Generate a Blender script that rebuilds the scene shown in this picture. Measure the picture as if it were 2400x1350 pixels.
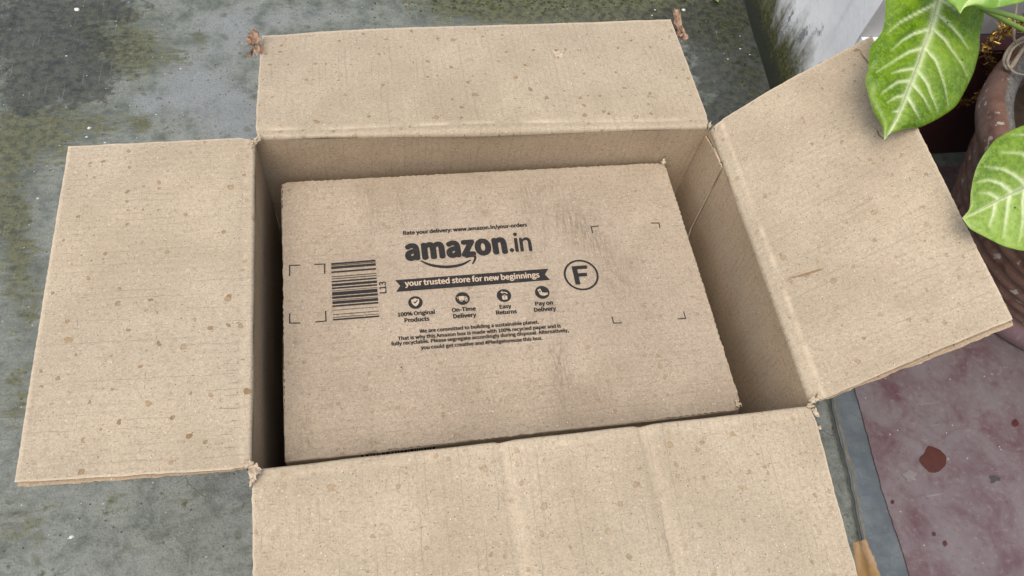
import bpy, math, os, random
import numpy as np
from mathutils import Vector, Matrix, Euler, noise
random.seed(7); rng = np.random.default_rng(7)
for o in list(bpy.data.objects): bpy.data.objects.remove(o, do_unlink=True)
scene = bpy.context.scene
COL = scene.collection
# ------------------------------------------------------------------ camera, world, sun, exposure
H = 0.27                                         # height of the open carton's rim above the ground
CAM = np.array([-0.122218, -0.329985, 0.561770 + H])
EUL = (0.517393, -0.114955, -0.149810)
FPX = 1761.33                                    # focal length in pixels of the 2400 px wide photograph
cd = bpy.data.cameras.new('camera'); cam = bpy.data.objects.new('camera', cd); COL.objects.link(cam)
cam.location = CAM; cam.rotation_euler = EUL
cd.sensor_width = 36; cd.lens = FPX / 2400 * 36; cd.clip_start = 0.02; cd.clip_end = 200
scene.camera = cam
w = bpy.data.worlds.new('World'); scene.world = w; w.use_nodes = True
wn = w.node_tree; bg = wn.nodes['Background']
sky = wn.nodes.new('ShaderNodeTexSky'); sky.sky_type = 'NISHITA'; sky.sun_disc = False
SUN_EL, SUN_AZ = math.radians(66), math.radians(-138)      # azimuth from +Y towards +X
sky.sun_elevation = SUN_EL; sky.sun_rotation = SUN_AZ
sky.air_density = 1.0; sky.dust_density = 6.0; sky.ozone_density = 0.6
wn.links.new(sky.outputs[0], bg.inputs[0]); bg.inputs[1].default_value = 0.15
sd = bpy.data.lights.new('sun', 'SUN'); sun = bpy.data.objects.new('sun', sd); COL.objects.link(sun)
sd.energy = 1.3; sd.angle = math.radians(85); sd.color = (1.0, 0.975, 0.94)
sv = Vector((math.sin(SUN_AZ) * math.cos(SUN_EL), math.cos(SUN_AZ) * math.cos(SUN_EL), math.sin(SUN_EL)))
sun.rotation_euler = sv.to_track_quat('Z', 'Y').to_euler(); sun.location = sv * 5
vs = scene.view_settings
vs.view_transform = 'Standard'; vs.look = 'None'; vs.gamma = 1; vs.exposure = 0.46; vs.use_curve_mapping = False
scene.render.engine = 'CYCLES'

# ------------------------------------------------------------------ helpers
RM = np.array(Euler(EUL, 'XYZ').to_matrix())
def ray(p): return RM @ np.array([(p[0] - 1200) / FPX, -(p[1] - 675) / FPX, -1.0])
def on_z(p, z):
    d = ray(p); return CAM + d * (z - CAM[2]) / d[2]
def on_plane(p, P0, n):
    d = ray(p); return CAM + d * (np.dot(np.asarray(P0) - CAM, n) / np.dot(d, n))

def tag(o, label=None, cat=None, group=None, kind=None):
    for k, v in (('label', label), ('category', cat), ('group', group), ('kind', kind)):
        if v: o[k] = v
    return o
def empty(name, loc=(0, 0, 0)):
    o = bpy.data.objects.new(name, None); o.location = loc; o.empty_display_size = .05; COL.objects.link(o); return o
def mk(name, V, Fc, mat, parent=None, uv=None, attrs=None, smooth=True):
    me = bpy.data.meshes.new(name)
    me.from_pydata([tuple(map(float, v)) for v in V], [], [tuple(map(int, f)) for f in Fc])
    if uv is not None:
        l = me.uv_layers.new(name='UVMap'); idx = np.empty(len(me.loops), int); me.loops.foreach_get('vertex_index', idx)
        l.data.foreach_set('uv', np.asarray(uv, float)[idx].ravel())
    for k, a in (attrs or {}).items():
        at = me.attributes.new(k, 'FLOAT', 'POINT'); at.data.foreach_set('value', np.asarray(a, float))
    if smooth: me.polygons.foreach_set('use_smooth', [True] * len(me.polygons))
    for m in (mat if isinstance(mat, (list, tuple)) else [mat]): me.materials.append(m)
    me.update()
    o = bpy.data.objects.new(name, me); COL.objects.link(o)
    if parent: o.parent = parent
    return o
def grid_faces(nu, nv, off=0):       # (nu+1) x (nv+1) vertices, index i*(nv+1)+j
    i, j = np.meshgrid(np.arange(nu), np.arange(nv), indexing='ij'); a = off + i * (nv + 1) + j
    return np.stack([a, a + nv + 1, a + nv + 2, a + 1], -1).reshape(-1, 4)
def grid_normals(P):                 # P (nu+1, nv+1, 3)
    n = np.cross(np.gradient(P, axis=0), np.gradient(P, axis=1))
    return n / (np.linalg.norm(n, axis=-1, keepdims=True) + 1e-12)
def tube(path, rad, seg=8):
    path = np.asarray(path, float); n = len(path); rad = np.broadcast_to(rad, (n,))
    t = np.gradient(path, axis=0); t /= np.linalg.norm(t, axis=1, keepdims=True) + 1e-12
    ref = np.array([.3, .2, .93]); V = []
    for i in range(n):
        a = np.cross(t[i], ref); a /= np.linalg.norm(a) + 1e-9; b = np.cross(t[i], a)
        for k in range(seg):
            q = 2 * math.pi * k / seg; V.append(path[i] + rad[i] * (a * math.cos(q) + b * math.sin(q)))
    Fc = [(i * seg + k, i * seg + (k + 1) % seg, (i + 1) * seg + (k + 1) % seg, (i + 1) * seg + k) for i in range(n - 1) for k in range(seg)]
    Fc += [tuple(range(seg - 1, -1, -1)), tuple((n - 1) * seg + k for k in range(seg))]
    return V, Fc
def spline(pts, n):                  # Catmull-Rom through the points
    P = np.asarray(pts, float); P = np.vstack([2 * P[0] - P[1], P, 2 * P[-1] - P[-2]]); m = len(P) - 3; out = []
    for q in np.linspace(0, m - 1e-6, n):
        i = int(q); t = q - i; a, b, c, d = P[i:i + 4]
        out.append(.5 * ((2 * b) + (c - a) * t + (2 * a - 5 * b + 4 * c - d) * t * t + (3 * b - a - 3 * c + d) * t ** 3))
    return np.array(out)
def nz(x, y, z=0.0, s=1.0): return noise.noise((x * s, y * s, z * s))

# ------------------------------------------------------------------ material helpers
class NT:
    def __init__(self, name):
        self.mat = bpy.data.materials.new(name); self.mat.use_nodes = True; self.t = self.mat.node_tree
        self.bsdf = self.t.nodes['Principled BSDF']
        self.tc = self.t.nodes.new('ShaderNodeTexCoord'); self.obj = self.tc.outputs['Object']; self.uv = self.tc.outputs['UV']
    def put(self, sock, v):
        if isinstance(v, bpy.types.NodeSocket): self.t.links.new(v, sock)
        elif isinstance(v, (tuple, list)) and len(v) == 3 and sock.type == 'RGBA': sock.default_value = (*v, 1)
        else: sock.default_value = v
    def n(self, typ, ins=None, **pr):
        x = self.t.nodes.new('ShaderNode' + typ)
        for k, v in pr.items(): setattr(x, k, v)
        for k, v in (ins or {}).items(): self.put(x.inputs[k], v)
        return x
    def noise(self, scale, detail=3, rough=.5, vec=None, dist=0.0):
        return self.n('TexNoise', {'Vector': vec or self.obj, 'Scale': scale, 'Detail': detail, 'Roughness': rough, 'Distortion': dist}).outputs['Fac']
    def vor(self, scale, vec=None, rnd=1.0, feature='F1', dim='2D'):
        return self.n('TexVoronoi', {'Vector': vec or self.obj, 'Scale': scale, 'Randomness': rnd}, feature=feature, voronoi_dimensions=dim)
    def mapv(self, scale=(1, 1, 1), rot=(0, 0, 0), loc=(0, 0, 0), vec=None):
        return self.n('Mapping', {'Vector': vec or self.obj, 'Scale': scale, 'Rotation': rot, 'Location': loc}).outputs[0]
    def m(self, op, a, b=0.0, clamp=False):
        x = self.n('Math', {0: a, 1: b}, operation=op); x.use_clamp = clamp; return x.outputs[0]
    def ss(self, v, lo, hi, a=0.0, b=1.0):
        return self.n('MapRange', {'Value': v, 'From Min': lo, 'From Max': hi, 'To Min': a, 'To Max': b}, interpolation_type='SMOOTHSTEP').outputs[0]
    def mix(self, f, a, b, blend='MIX'):
        x = self.n('Mix', data_type='RGBA', blend_type=blend, clamp_factor=True)
        self.put(x.inputs[0], f); self.put(x.inputs[6], a); self.put(x.inputs[7], b); return x.outputs[2]
    def attr(self, name): return self.n('Attribute', attribute_name=name).outputs['Fac']
    def sep(self, v): return self.n('SeparateXYZ', {0: v}).outputs
    def bump(self, h, strength=.3, dist=.001, normal=None):
        x = self.n('Bump', {'Height': h, 'Strength': strength, 'Distance': dist})
        if normal: self.put(x.inputs['Normal'], normal)
        return x.outputs[0]
    def out(self, color, rough=.8, normal=None, spec=.3, **kw):
        b = self.bsdf; self.put(b.inputs['Base Color'], color); self.put(b.inputs['Roughness'], rough)
        self.put(b.inputs['Specular IOR Level'], spec)
        if normal: self.put(b.inputs['Normal'], normal)
        for k, v in kw.items(): self.put(b.inputs[k], v)
        return self.mat
def simple(name, c, rough=.6, spec=.3, var=.25, scale=60, **kw):
    m = NT(name); f = m.noise(scale, 4)
    col = m.mix(f, tuple(x * (1 - var) for x in c), tuple(min(1, x * (1 + var)) for x in c))
    return m.out(col, rough, m.bump(m.noise(scale * 6, 3), .2, .0008), spec, **kw)

def cardboard_nodes(m, base=(.365, .309, .222), spots=1.0, flute=1.0):
    """colour + normal of kraft board: fibres, flecks, dried drops, flute lines; attributes dirt and wear"""
    g1 = m.noise(650, 3, .65); g2 = m.noise(260, 3, .6); g3 = m.noise(16, 4, .55); g4 = m.noise(4.5, 2)
    fib = m.noise(1.0, 3, .6, m.mapv((190, 1100, 600), (0, 0, .6)))
    fib2 = m.noise(1.0, 3, .6, m.mapv((1100, 190, 600), (0, 0, .35), (3, 1, 0)))
    c = m.mix(m.ss(g3, .3, .7), tuple(x * k for x, k in zip(base, (.885, .875, .86))), tuple(x * k for x, k in zip(base, (1.085, 1.09, 1.10))))
    c = m.mix(m.ss(g4, .35, .7, 0, .5), c, tuple(x * k for x, k in zip(base, (.98, 1.0, 1.06))))
    c = m.mix(m.ss(g1, .42, .68, 0, .48), c, tuple(x * .55 for x in base))
    c = m.mix(m.ss(g1, .42, .28, 0, .45), c, tuple(min(1, x * 1.5) for x in base))
    c = m.mix(m.ss(g2, .5, .72, 0, .45), c, tuple(x * .62 for x in base))
    c = m.mix(m.ss(fib, .60, .70, 0, .7), c, tuple(x * .42 for x in base))
    c = m.mix(m.ss(fib2, .61, .71, 0, .65), c, tuple(x * .45 for x in base))
    v = m.vor(430, m.uv); r = m.sep(v.outputs['Color'])
    c = m.mix(m.m('MULTIPLY', m.ss(v.outputs['Distance'], .26, .12), m.ss(r[0], .975, .98)), c, (.10, .08, .06))
    c = m.mix(m.m('MULTIPLY', m.ss(v.outputs['Distance'], .26, .12), m.ss(r[1], .988, .992)), c, (.56, .50, .40))
    if spots:
        vec = m.n('VectorMath', {0: m.uv, 1: m.n('VectorMath', {0: m.n('TexNoise', {'Vector': m.obj, 'Scale': 190., 'Detail': 3.}).outputs['Color'], 'Scale': .0055}, operation='SCALE').outputs[0]}, operation='ADD').outputs[0]
        for sc, pres, lo, hi, amt in ((34, .62, .02, .095, .95), (80, .72, .05, .17, 1.0), (17, .80, .015, .07, .8)):
            v = m.vor(sc, vec); r = m.sep(v.outputs['Color'])
            rad = m.n('MapRange', {'Value': r[0], 'From Min': 0., 'From Max': 1., 'To Min': lo, 'To Max': hi}).outputs[0]
            q = m.m('DIVIDE', v.outputs['Distance'], rad)
            inside = m.ss(q, 1.08, .9); rim = m.m('MULTIPLY', inside, m.ss(q, .55, .98))
            pr = m.m('MULTIPLY', m.ss(r[1], pres, pres + .01), spots)
            f = m.m('MULTIPLY', m.m('ADD', m.m('MULTIPLY', inside, .75), m.m('MULTIPLY', rim, .35)), m.m('MULTIPLY', pr, amt))
            f = m.m('MULTIPLY', f, m.ss(g2, .3, .6, .55, 1.0))
            c = m.mix(f, c, m.mix(r[2], (.15, .095, .042), (.23, .155, .075)))
    d = m.attr('dirt')
    c = m.mix(m.m('MULTIPLY', m.m('MULTIPLY', d, .72), m.ss(m.noise(1, 5, .7, m.mapv((520, 80, 200), (0, 0, .06))), .40, .62), True), c, tuple(x * k for x, k in zip(base, (.38, .36, .35))))
    wr = m.attr('wear_lit')  # scuffed folds and edges, plus the painted lit side of pressed creases
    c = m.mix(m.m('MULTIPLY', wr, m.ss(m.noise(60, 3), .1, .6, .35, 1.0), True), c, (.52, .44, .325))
    # flute lines (uv.x in metres along the hinge)
    ux = m.sep(m.uv)[0]
    wob = m.m('MULTIPLY', m.noise(40, 2), .004)
    wv = m.m('SINE', m.m('MULTIPLY', m.m('ADD', ux, wob), 2 * math.pi / .0066))
    uvs = m.mapv((150, 16, 1), vec=m.uv); line = m.m('MULTIPLY', m.ss(wv, .955, 1.0), m.ss(m.noise(1, 3, .6, uvs), .50, .62))
    c = m.mix(m.m('MULTIPLY', line, .6 * flute), c, tuple(x * .5 for x in base))
    c = m.mix(m.m('MULTIPLY', m.m('MULTIPLY', m.ss(wv, -.4, 1.0), m.ss(m.noise(1, 2, .5, m.mapv((40, 9, 1), vec=m.uv)), .42, .62)), .12 * flute), c, tuple(x * .55 for x in base))
    h = m.m('ADD', m.m('MULTIPLY', g1, .5), m.m('MULTIPLY', fib, .5))
    nrm = m.bump(h, .35, .0006)
    nrm = m.bump(m.m('ADD', m.m('MULTIPLY', m.m('MULTIPLY', wv, m.ss(m.noise(11, 2), .35, .7)), .00005 * flute), m.m('MULTIPLY', g3, .0012)), 1.0, 1.0, nrm)
    return c, nrm, g1
def cardboard(name, **kw):
    m = NT(name); c, nrm, _ = cardboard_nodes(m, **kw); return m.out(c, .88, nrm, .18)
def ink_material():
    m = NT('black_print_ink'); g = m.noise(900, 3, .6); h = m.noise(140, 3)
    c = m.mix(m.ss(g, .62, .76, 0, .5), (.020, .019, .018), (.28, .23, .17))
    c = m.mix(m.ss(h, .6, .8, 0, .35), c, (.12, .10, .08))
    return m.out(c, .8, m.bump(g, .3, .0004), .2)
M_KRAFT = cardboard('kraft_board', spots=1.0)
M_KRAFT_B = cardboard('kraft_board_few_drops', spots=.65)
M_KRAFT_IN = cardboard('kraft_board_inside', spots=.0, base=(.35, .272, .182))
M_KRAFT_INNER = cardboard('kraft_board_small_carton', spots=.5, base=(.338, .280, .205), flute=.9)
M_FLUTE = cardboard('kraft_fluting_paper', spots=0, base=(.27, .215, .15), flute=0)
M_TORN = cardboard('torn_kraft_paper', spots=0, base=(.46, .385, .285), flute=0)
M_INK = ink_material()
M_REV = simple('unprinted_kraft_lettering', (.40, .325, .24), .85, .2, .2, 500)

# ------------------------------------------------------------------ setting: ground, border, red floor, wall
def blobs(X, Y, lst, z=0.0):
    A = np.zeros_like(X)
    for (x, y, rx, ry, a) in lst:
        c = on_z((x, y), z); ex = on_z((x + rx, y), z) - c; ey = on_z((x, y + ry), z) - c
        Mi = np.linalg.inv(np.array([[ex[0], ey[0]], [ex[1], ey[1]]]))
        dx, dy = X - c[0], Y - c[1]
        u = Mi[0, 0] * dx + Mi[0, 1] * dy; v = Mi[1, 0] * dx + Mi[1, 1] * dy
        A += a * np.exp(-(u * u + v * v))
    return A
def axis(lo, flo, fhi, hi, step):
    return np.concatenate([np.linspace(lo, flo, 10)[:-1], np.arange(flo, fhi, step), np.linspace(fhi, hi, 10)])
xs = axis(-3, -.8, .62, 3, .008); ys = axis(-3, -.5, .95, 3, .008)
X, Y = np.meshgrid(xs, ys, indexing='ij'); P = np.stack([X, Y, 0 * X], -1)
dark = blobs(X, Y, [(90, 60, 200, 140, 1.3), (190, 190, 90, 60, .6), (50, 240, 60, 40, .7), (130, 180, 120, 90, .5), (280, 20, 90, 40, .5), (350, 330, 60, 30, .2),
                    (1700, 120, 140, 150, 1.0), (1760, 200, 70, 150, .9), (1640, 40, 160, 50, .7), (1790, 300, 60, 80, .8), (1350, 30, 260, 30, .4), (1690, 270, 60, 60, .5),
                    (60, 1100, 30, 30, .35), (110, 1240, 40, 60, .3), (150, 1050, 90, 20, .25)])
moss = blobs(X, Y, [(1150, 10, 200, 50, 1.3), (1400, 10, 200, 50, 1.2), (1600, 40, 140, 60, 1.0), (1700, 60, 60, 80, .9), (1560, 150, 60, 60, .35), (260, 60, 130, 80, .9), (330, 140, 130, 50, .8),
                    (210, 280, 170, 60, .7), (60, 330, 130, 90, .8), (470, 90, 30, 18, .9), (330, 290, 22, 14, .8), (40, 1240, 90, 90, .7), (420, 1230, 140, 60, .45),
                    (20, 500, 60, 150, .9), (60, 700, 60, 200, .7), (250, 1160, 180, 40, .3), (670, 10, 60, 14, .5), (1650, 230, 60, 60, .4), (30, 950, 60, 100, .5)])
pale = blobs(X, Y, [(450, 200, 110, 90, .9), (540, 60, 120, 60, .8), (560, 300, 80, 90, .9), (330, 240, 60, 30, .6), (720, 30, 90, 30, .6), (110, 1300, 60, 30, .4), (560, 1200, 80, 150, .5),
                    (1660, 175, 40, 40, 1.0), (1690, 225, 26, 30, .7), (1480, 25, 40, 12, .6), (1380, 25, 30, 10, .5), (180, 20, 8, 8, .9), (1620, 130, 50, 30, .3)])
m = NT('wet_mossy_cement')
n1 = m.noise(7, 5, .6); n2 = m.noise(28, 5, .62); n3 = m.noise(95, 4, .6); n4 = m.noise(420, 3, .6)
strk = m.noise(1, 4, .6, m.mapv((40, 160, 40), (0, 0, .6)))
A_d, A_m, A_p = m.attr('dark'), m.attr('moss'), m.attr('pale')
c = m.mix(m.ss(m.m('ADD', m.m('MULTIPLY', n2, .6), m.m('MULTIPLY', n3, .4)), .32, .66), (.068, .080, .066), (.185, .203, .182))
pal = m.ss(m.m('ADD', A_p, m.m('MULTIPLY', m.m('SUBTRACT', m.m('ADD', m.m('MULTIPLY', n2, .5), m.m('MULTIPLY', n1, .5)), .5), 1.8)), .2, 1.0)
c = m.mix(pal, c, m.mix(n3, (.135, .15, .15), (.215, .236, .236)))
mo = m.ss(m.m('ADD', m.m('MULTIPLY', A_m, .8), m.m('ADD', m.m('MULTIPLY', m.m('SUBTRACT', m.m('ADD', m.m('MULTIPLY', n2, .6), m.m('MULTIPLY', n3, .4)), .5), 2.4), m.m('MULTIPLY', m.m('SUBTRACT', strk, .5), 1.2))), .3, .8)
c = m.mix(m.m('MULTIPLY', mo, .85), c, m.mix(m.ss(n3, .35, .65), (.028, .032, .012), (.098, .10, .046)))
n5 = m.noise(55, 6, .75, dist=.4)
dk = m.ss(m.m('ADD', m.m('MULTIPLY', A_d, .8), m.m('MULTIPLY', m.m('SUBTRACT', m.m('ADD', m.m('MULTIPLY', n2, .45), m.m('MULTIPLY', n5, .55)), .5), 3.2)), .35, .75)
c = m.mix(m.m('MULTIPLY', dk, .82), c, m.mix(m.ss(n3, .35, .7), (.014, .017, .015), (.05, .053, .042)))
c = m.mix(m.ss(m.m('ADD', n3, m.m('MULTIPLY', m.m('SUBTRACT', n1, .5), .5)), .68, .76, 0, .5), c, (.05, .055, .036))
v = m.vor(120); rr = m.sep(v.outputs['Color'])
c = m.mix(m.m('MULTIPLY', m.ss(v.outputs['Distance'], .2, .06), m.ss(rr[0], .93, .95)), c, (.03, .032, .026))
c = m.mix(m.m('MULTIPLY', m.ss(v.outputs['Distance'], .14, .06), m.ss(rr[1], .975, .98)), c, (.30, .31, .30))
v = m.vor(26, vec=m.n('VectorMath', {0: m.obj, 1: m.n('VectorMath', {0: m.n('TexNoise', {'Vector': m.obj, 'Scale': 60., 'Detail': 3.}).outputs['Color'], 'Scale': .02}, operation='SCALE').outputs[0]}, operation='ADD').outputs[0])
rr = m.sep(v.outputs['Color'])
c = m.mix(m.m('MULTIPLY', m.m('MULTIPLY', m.ss(v.outputs['Distance'], .2, .06), m.ss(rr[0], .72, .75)), .55), c, (.075, .08, .05))
wv = m.n('VectorMath', {0: m.obj, 1: m.n('VectorMath', {0: m.n('TexNoise', {'Vector': m.obj, 'Scale': 22., 'Detail': 4.}).outputs['Color'], 'Scale': .05}, operation='SCALE').outputs[0]}, operation='ADD').outputs[0]
ve = m.vor(13, wv, feature='DISTANCE_TO_EDGE').outputs['Distance']
crk = m.m('MULTIPLY', m.ss(ve, .016, .003), m.ss(n1, .5, .62))
c = m.mix(m.m('MULTIPLY', crk, .5), c, (.06, .065, .06))
sc1 = m.noise(1, 3, .6, m.mapv((18, 520, 50), (0, 0, .45))); c = m.mix(m.ss(sc1, .62, .70, 0, .35), c, (.06, .065, .05)); sc2 = m.noise(1, 3, .6, m.mapv((420, 16, 50), (0, 0, .3), (2, 5, 0))); c = m.mix(m.ss(sc2, .63, .71, 0, .3), c, (.24, .25, .235))
c = m.mix(m.ss(n4, .5, .68, 0, .42), c, (.05, .055, .042)); c = m.mix(m.ss(n4, .42, .28, 0, .25), c, (.26, .275, .255)); c = m.mix(m.ss(n3, .56, .7, 0, .55), c, (.042, .048, .03))
rough = m.ss(m.m('ADD', n2, m.m('MULTIPLY', n1, .4)), .45, .95, .32, .72)
hh = m.m('ADD', m.m('MULTIPLY', n3, .6), m.m('ADD', m.m('MULTIPLY', n4, .25), m.m('MULTIPLY', crk, -.25)))
M_GROUND = m.out(c, rough, m.bump(hh, .55, .0035), .28)
o = mk('ground', P.reshape(-1, 3), grid_faces(len(xs) - 1, len(ys) - 1), M_GROUND, attrs={'dark': dark.ravel(), 'moss': moss.ravel(), 'pale': pale.ravel()})
o['kind'] = 'structure'

def slab(name, poly, z0, z1, mat, parent=None):
    n = len(poly); V = [(x, y, z1) for x, y in poly] + [(x, y, z0) for x, y in poly]
    Fc = [tuple(range(n))] + [(i, i + n, (i + 1) % n + n, (i + 1) % n) for i in range(n)]
    return mk(name, V, Fc, mat, parent, smooth=False)
def strip_slab(name, line, xr_, z0, z1, mat):      # a thin floor sheet right of an uneven edge line
    V, Fc = [], []
    for i, (x, y) in enumerate(line):
        V += [(x, y, z0), (x, y, z1), (xr_, y, z1)]
        if i: a_ = 3 * i; Fc += [(a_ - 3, a_, a_ + 1, a_ - 2), (a_ - 2, a_ + 1, a_ + 2, a_ - 1)]
    return mk(name, V, Fc, mat, smooth=False)
def edge_line(pxs, z, ext0, ext1):
    L = [on_z(p, z)[:2] for p in pxs]
    a = L[0] + (L[0] - L[1]) / np.linalg.norm(L[0] - L[1]) * ext0; b = L[-1] + (L[-1] - L[-2]) / np.linalg.norm(L[-1] - L[-2]) * ext1
    L = np.array([a] + L + [b]); L = L[np.argsort(-L[:, 1])]; yy = np.linspace(L[0, 1], L[-1, 1], 320); Q = np.stack([np.interp(-yy, -L[:, 1], L[:, 0]), yy], -1)
    return [(x + .0016 * nz(x, y, 1, 55) + .0008 * nz(x, y, 3, 230), y) for x, y in Q]
jl = edge_line([(1946, 930), (1961, 998), (1991, 1117), (2020, 1261)], .004, .34, 1.2)
rl = edge_line([(2007, 913), (2046, 1057), (2072, 1157), (2102, 1243), (2135, 1346)], .008, .34, 1.2)
m = NT('blue_grey_cement_border')
n2 = m.noise(24, 5, .65); n3 = m.noise(120, 4, .6); gridv = m.vor(22, m.mapv((1, 2.2, 1), vec=m.obj), .75, 'DISTANCE_TO_EDGE').outputs['Distance']
c = m.mix(m.ss(n2, .3, .7), (.065, .08, .09), (.115, .135, .142)); c = m.mix(m.ss(n3, .5, .75, 0, .6), c, (.075, .085, .085))
c = m.mix(m.ss(m.noise(9, 3), .55, .75, 0, .6), c, (.09, .115, .155))
c = m.mix(m.ss(gridv, .035, .008, 0, .35), c, (.055, .065, .065))
c = m.mix(m.ss(n3, .36, .25, 0, .5), c, (.19, .20, .195))
M_BORDER = m.out(c, .5, m.bump(n3, .35, .002), .35)
o = strip_slab('floor_border', jl, 2.6, -.004, .004, M_BORDER); o['kind'] = 'structure'
m = NT('worn_red_oxide_floor')
n1 = m.noise(5, 4, .6); n2 = m.noise(19, 6, .65, dist=.6); n3 = m.noise(150, 4, .65); n4 = m.noise(60, 4, .6)
c = m.mix(m.ss(n2, .27, .66), (.088, .045, .05), (.135, .113, .117))
c = m.mix(m.ss(n1, .48, .7, 0, .6), c, (.13, .118, .122))
c = m.mix(m.ss(n4, .52, .72, 0, .5), c, (.095, .05, .055)); c = m.mix(m.ss(n3, .52, .72, 0, .45), c, (.19, .165, .17))
c = m.mix(m.ss(n3, .42, .28, 0, .4), c, (.045, .026, .028))
sc = m.noise(1, 3, .5, m.mapv((14, 320, 50), (0, 0, .7))); c = m.mix(m.ss(sc, .68, .75, 0, .35), c, (.27, .255, .255))
v = m.vor(80); rr = m.sep(v.outputs['Color']); c = m.mix(m.m('MULTIPLY', m.ss(v.outputs['Distance'], .08, .03), m.ss(rr[0], .96, .97)), c, (.40, .39, .38))
M_RED = m.out(c, m.ss(n2, .3, .7, .3, .55), m.bump(n3, .25, .0012), .45)
red = strip_slab('red_floor', rl, 2.6, -.003, .0062, M_RED); red['kind'] = 'structure'
M_LIP = simple('pale_cement_lip', (.125, .118, .112), .8, .2, .3, 150)
def ribbon_along(name, line, w0, w1, z, mat, parent=None, shift=0.0):
    V, Fc = [], []
    for i, (x, y) in enumerate(line):
        ww = w0 + (w1 - w0) * max(0, .5 + .55 * nz(x, y, 5, 45) + .35 * nz(x, y, 8, 160)) ; V += [(x + shift - ww / 2, y, z), (x + shift + ww / 2, y, z)]
        if i: Fc.append((2 * i - 2, 2 * i - 1, 2 * i + 1, 2 * i))
    return mk(name, V, Fc, mat, parent)
M_JOINT = simple('sandy_joint_mortar', (.13, .125, .10), .85, .2, .45, 120)
j = ribbon_along('mortar_joint', edge_line([(1952, 930), (1968, 998), (1998, 1117), (2026, 1261)], .004, .34, 1.2), .002, .0055, .0049, M_JOINT); j['kind'] = 'structure'
M_GAP = simple('dark_joint_dirt', (.058, .062, .052), .9, .1, .4, 120)
j = ribbon_along('joint_gap', [(x - .0025, y) for x, y in jl], .0012, .0030, .0045, M_GAP); j['kind'] = 'structure'
# paint drops on the red floor
M_DROP = simple('rust_red_paint_drop', (.06, .017, .011), .4, .4, .3, 120)
M_SCUFF = simple('pale_scuff', (.16, .145, .145), .8, .2, .3, 200)
def blot(name, p, rx, ry, mat, parent, z=.0070, irregular=.15, seed=0):
    c = on_z(p, z); ex = on_z((p[0] + rx, p[1]), z) - c; ey = on_z((p[0], p[1] + ry), z) - c
    n = 26; V = [c + np.array([0, 0, .0004])]
    for k in range(n):
        a = 2 * math.pi * k / n; q = 1 + irregular * nz(math.cos(a) * 1.6 + seed * 7.1, math.sin(a) * 1.6, seed)* 1.8
        V.append(c + ex * math.cos(a) * q + ey * math.sin(a) * q)
    return mk(name, V, [(0, 1 + k, 1 + (k + 1) % n) for k in range(n)], mat, parent)
for i, (x, y, a, b) in enumerate([(2188, 1078, 28, 29), (2380, 992, 8, 8), (2189, 1252, 4.5, 5), (2215, 1273, 5, 7), (2092, 1177, 4, 5)]):
    blot('paint_spot', (x, y), a, b, M_DROP, red, seed=i + 1, irregular=.16)
blot('scuff_mark', (2134, 1118), 15, 14, M_SCUFF, red, seed=31, irregular=.5)
M_CHIP = simple('dark_floor_chip', (.05, .045, .042), .7, .3, .4, 300)
blot('floor_chip', (2334, 1123), 11, 7, M_CHIP, red, seed=37, irregular=.5)

# white-washed wall end with a dado, standing behind and to the right of the carton
m = NT('limewashed_wall'); sx = m.sep(m.obj); z = sx[2]
n1 = m.noise(9, 4, .6); n2 = m.noise(40, 5, .65); n3 = m.noise(170, 4, .6); str_ = m.noise(1, 4, .6, m.mapv((30, 30, 5)))
c = m.mix(m.ss(n1, .3, .7), (.68, .71, .715), (.80, .82, .82)); c = m.mix(m.ss(str_, .55, .75, 0, .35), c, (.47, .50, .51))
c = m.mix(m.m('MULTIPLY', m.ss(m.m('ADD', n2, m.m('MULTIPLY', z, -1.2)), .40, .5), m.ss(z, .24, .12)), c, m.mix(n3, (.14, .155, .16), (.33, .355, .36)))
alg = m.ss(m.m('ADD', z, m.m('ADD', m.m('MULTIPLY', m.m('SUBTRACT', n2, .5), .10), m.m('MULTIPLY', m.m('SUBTRACT', str_, .5), .16))), .145, .05)
c = m.mix(alg, c, m.mix(m.ss(n3, .35, .65), (.03, .034, .010), (.11, .108, .045)))
blk = m.ss(m.m('ADD', z, m.m('MULTIPLY', m.m('SUBTRACT', n2, .5), .07)), .06, .012); c = m.mix(blk, c, (.03, .034, .024))
v = m.vor(45); rr = m.sep(v.outputs['Color']); c = m.mix(m.m('MULTIPLY', m.ss(v.outputs['Distance'], .14, .06), m.ss(rr[0], .86, .88)), c, (.16, .17, .17))
M_WALL = m.out(c, .75, m.bump(m.m('ADD', n2, m.m('MULTIPLY', n3, .4)), .3, .003), .25)
m = NT('dark_red_dado'); n2 = m.noise(30, 4, .6)
M_DADO = m.out(m.mix(n2, (.035, .012, .012), (.06, .021, .02)), .6, m.bump(n2, .3, .002), .3)
M_GREY = simple('grey_cement_plaster', (.38, .385, .38), .8, .25, .2, 40)
wall = empty('wall', (.515, .335, 0))
tag(wall, 'whitewashed wall end with green algae along its foot and a dark red dado', 'wall')
a = on_z((1744, 0), 0)[:2]; b = on_z((1804, 207), 0)[:2]; dirv = (b - a) / np.linalg.norm(b - a)
wy = .335; cx = a[0] + dirv[0] * (wy - a[1]) / dirv[1]; far = a - dirv * 1.2
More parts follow.
